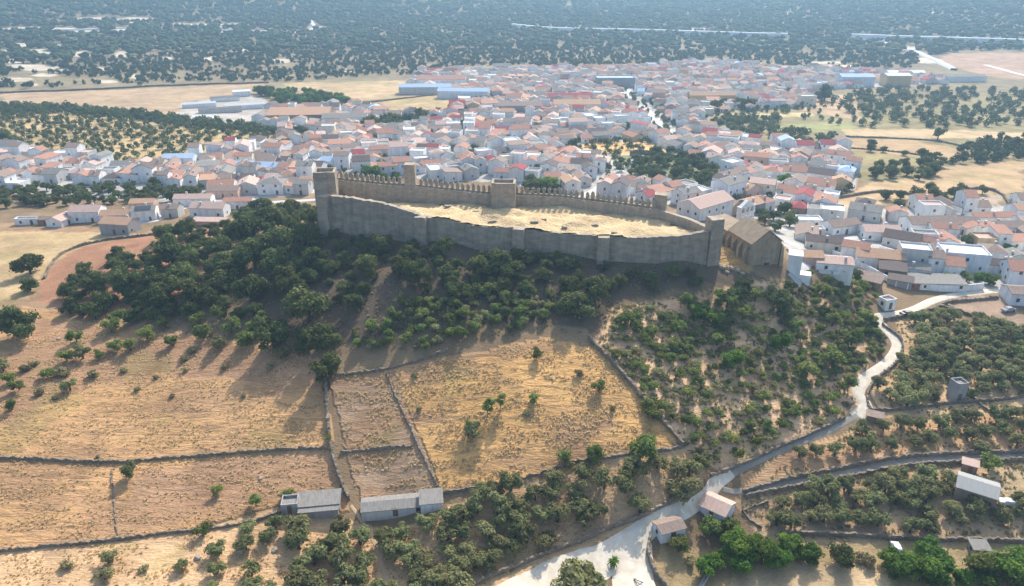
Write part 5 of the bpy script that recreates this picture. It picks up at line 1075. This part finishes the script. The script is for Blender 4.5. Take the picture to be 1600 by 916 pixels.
# courtyard ruins
for (px, py, w, d, h) in [(645,306,3.2,1.4,1.4),(745,333,2.6,1.2,.5),(835,350,2.2,1.2,.7),(882,352,1.6,1,.9),(770,345,2.4,1.4,.6),(700,326,2.0,1.2,.5),(930,350,2.0,1.2,.5),(850,345,1.4,1.0,.6),(960,360,1.6,1.0,.5)]:
    x, y = at_z(px, py, 38); z = YH(x, y); b = MB(); Rq = random.Random(px)
    for k in range(5): b.box(-w/2 + k*w/5, -w/2 + (k+1)*w/5 - .002, -d/2 + Rq.uniform(-.1,.1), d/2 + Rq.uniform(-.1,.1), -.8, h * Rq.uniform(.5, 1))
    o = b.build('ruined_wall', M['stone'], None, (x, y, z)); tag(o, None, 'ruin', 'low ruins in the castle courtyard'); o['_desc'] = 'low ruined wall stub in the straw courtyard'
# ---------------------------------------------------------------- labels that single each one out
LM = [(506,280,'the dark corner tower'),(787,295,'the gate tower'),(640,270,'the slim castle tower'),(1033,312,'the small end tower'),(1112,375,'the round corner turret'),(1200,395,'the stone church'),(1384,475,'the white hairpin hut'),
      (620,795,'the whitewashed shed'),(490,788,'the grey flat shed'),(1116,795,'the tiled farmhouse'),(1042,828,'the junction house'),(1520,768,'the pale-roofed barn'),(1527,858,'the concrete hut'),(958,875,'the palm'),
      (1492,610,'the square water tower'),(1345,645,'the lower track bend'),(1397,540,'the upper track bend'),(512,702,'the field wall crossing'),(1068,698,'the foot of the slanting wall'),(920,530,'the top of the slanting wall'),
      (603,582,'the top of the ploughed strip'),(190,355,'the grey-fronted barn'),(140,335,'the pink-roofed farmhouse'),(330,335,'the salmon-roofed house'),(1500,405,'the flat-roofed white block'),(1450,355,'the long white hall'),
      (1590,462,'the yard-side white house'),(1000,235,'the grassy mound'),(472,180,'the orange school hall'),(1334,128,'the pale blue warehouse'),(283,252,'the pale blue hall'),(1180,255,'the brick-red house'),(1100,325,'the big pink roof'),
      (485,490,'the biggest hillside oak'),(905,485,'the broad oak under the castle'),(75,435,'the end of the curving wall'),(815,180,'the grey arcaded hall'),(1000,165,'the avenue'),(38,500,'the round oak by the hill path'),(190,722,'the kink in the long field wall'),
      (450,790,'the roofless pen'),(585,870,'the farm path'),(1370,405,'the large orange-roofed house'),(660,375,'the second wall buttress'),(811,380,'the third wall buttress'),(941,390,'the fourth wall buttress'),(1530,312,'the round paddock'),(1400,716,'the narrow asphalt track'),(1260,690,'the shaded track'),(1440,870,'the largest green fig'),(320,480,'the oak clump on the left shoulder'),
      (740,670,'the lone golden-field olive'),(206,735,'the olive on the long field wall')]
ORD = ['nearest','second nearest','third nearest','fourth nearest','fifth nearest','sixth nearest','seventh nearest','eighth nearest','ninth nearest','tenth nearest','eleventh nearest','twelfth nearest','thirteenth nearest','fourteenth nearest','fifteenth nearest','sixteenth nearest','seventeenth nearest','eighteenth nearest','nineteenth nearest','twentieth nearest','twenty-first nearest','twenty-second nearest','twenty-third nearest','twenty-fourth nearest','twenty-fifth nearest','twenty-sixth nearest','twenty-seventh nearest','twenty-eighth nearest']
def place_labels(items):
    G = {}
    for o, desc, (px, py) in items:
        k = min(range(len(LM)), key=lambda i: math.hypot(LM[i][0] - px, (LM[i][1] - py) * 1.4)); dx, dy = px - LM[k][0], (py - LM[k][1]) * 1.4
        side = ('right of' if dx > 0 else 'left of') if abs(dx) > abs(dy) else ('below' if dy > 0 else 'above'); G.setdefault((desc, k, side), []).append((math.hypot(dx, dy), o))
    for (desc, k, side), L_ in G.items():
        L_.sort(key=lambda t: t[0])
        for i, (_, o) in enumerate(L_):
            o['label'] = f"{desc}, {ORD[min(i, 27)]} {side} {LM[k][2]}" if len(L_) > 1 else f"{desc}, the only one {side} {LM[k][2]}"
            if len(o['label'].replace(',', '').split()) > 15: o['label'] = o['label'].replace(' nearest', '')
            if '_desc' in o: del o['_desc']
KW = {'olive_tree':('olive','olive tree','grey-green olive','olive trees of the groves and terraces'),'holm_oak':('oak','oak tree','dark oak','dark oaks of the castle hill'),'almond_tree':('tree','tree','fresh green tree','small green trees of the slopes'),'fig_tree':('tree','tree','bright green leafy tree','bright green trees by walls and gardens'),'shrub':('shrub','shrub','bushy grey-green shrub','low shrubs of the slope above the track'),'bush':('bush','bush','brownish bush','dry bushes of the slopes'),'garden_tree':('tree','tree','dark garden tree','trees between the houses'),'young_tree':('tree','tree','slim young tree','small green trees of the slopes')}
items = []
for e in PLANTS:
    kd = e['_kind']; r = e['_r']; lo, hi = {'olive_tree':(1.75,2.15),'shrub':(1.4,1.8),'holm_oak':(2.4,3.5),'almond_tree':(1.45,1.8),'fig_tree':(2.6,4.2),'bush':(.9,1.2),'garden_tree':(3.0,3.8),'young_tree':(1,2)}[kd]
    sz = 'small' if r < lo else 'large' if r > hi else 'middling'; x, y, z = e.location; px, py, _ = proj(x, y, z + r * .8); items.append((e, f"{sz} {KW[kd][2]}", (px, py)))
    e['category'] = KW[kd][1]; e['group'] = KW[kd][3]; del e['_kind']; del e['_r']
for o in TOWN_OBJ:
    x, y, z = o.location; px, py, _ = proj(x, y, z + 3); items.append((o, o['_desc'], (px, py))); o['category'] = 'house'; o['group'] = 'houses of the white town'
for o in COL.objects:
    if o.name.startswith(('boulder','ruined_wall')) and o.parent is None:
        x, y, z = o.location; px, py, _ = proj(x, y, z); items.append((o, o['_desc'], (px, py)))
place_labels(items)
# ---------------------------------------------------------------- air, light, camera
def haze():
    me = bpy.data.meshes.new('haze'); b = MB(); b.box(-9000, 9000, -60, 9600, float(GZ.min()) - 1.5, float(GZ.max()) + 25); me = b.mesh('haze', []) if False else mesh('haze', b.v, b.f, [])
    m = bpy.data.materials.new('haze'); m.use_nodes = True; nt = m.node_tree; nt.nodes.remove(nt.nodes['Principled BSDF']); v = nt.nodes.new('ShaderNodeVolumePrincipled')
    v.inputs['Color'].default_value = (.42,.70,1.0,1); v.inputs['Density'].default_value = HAZE; v.inputs['Anisotropy'].default_value = .35
    nt.links.new(v.outputs[0], nt.nodes['Material Output'].inputs['Volume']); me.materials.append(m); m.cycles.volume_sampling = 'MULTIPLE_IMPORTANCE' if hasattr(m, 'cycles') else None
    tag(link('haze', me), 'thin blue summer haze over the plain', None, None, 'stuff')
HAZE = 0.00031
haze()
SEL, SAZ = D2R(40), D2R(20)   # height of the sun; how far it stands to the right of straight ahead
w = bpy.data.worlds.new('World'); SC.world = w; w.use_nodes = True; nt = w.node_tree; bg = nt.nodes['Background']; sky = nt.nodes.new('ShaderNodeTexSky'); sky.sky_type = 'NISHITA'; sky.sun_disc = False
sky.sun_elevation = SEL; sky.sun_rotation = SAZ; sky.altitude = 500; sky.dust_density = 4.5; sky.ozone_density = .6; nt.links.new(sky.outputs[0], bg.inputs['Color']); bg.inputs['Strength'].default_value = .15
sl = bpy.data.lights.new('sun', 'SUN'); sl.energy = 4.6; sl.angle = D2R(.53); sl.color = (1, .94, .85); so = bpy.data.objects.new('sun', sl); COL.objects.link(so)
dv = Vector((math.sin(SAZ) * math.cos(SEL), math.cos(SAZ) * math.cos(SEL), math.sin(SEL))); so.rotation_euler = dv.to_track_quat('Z', 'Y').to_euler(); so.location = (0, 0, 300)
cam = bpy.data.cameras.new('camera'); co = bpy.data.objects.new('camera', cam); COL.objects.link(co); co.location = (0, 0, CH); co.rotation_euler = (math.pi/2 - PITCH, 0, 0)
cam.sensor_width = 36; cam.sensor_fit = 'HORIZONTAL'; cam.lens = 36 * FPX / PW; cam.clip_start = 1; cam.clip_end = 30000; SC.camera = co
SC.view_settings.view_transform = 'Standard'; SC.view_settings.look = 'None'; SC.view_settings.gamma = 1; SC.view_settings.exposure = .80
SC.render.engine = 'CYCLES'; cy = SC.cycles; cy.max_bounces = 5; cy.diffuse_bounces = 2; cy.glossy_bounces = 1; cy.transmission_bounces = 2; cy.volume_bounces = 0; cy.transparent_max_bounces = 4
cy.use_denoising = True; cy.use_adaptive_sampling = True; cy.adaptive_threshold = .02; cy.sample_clamp_indirect = 4
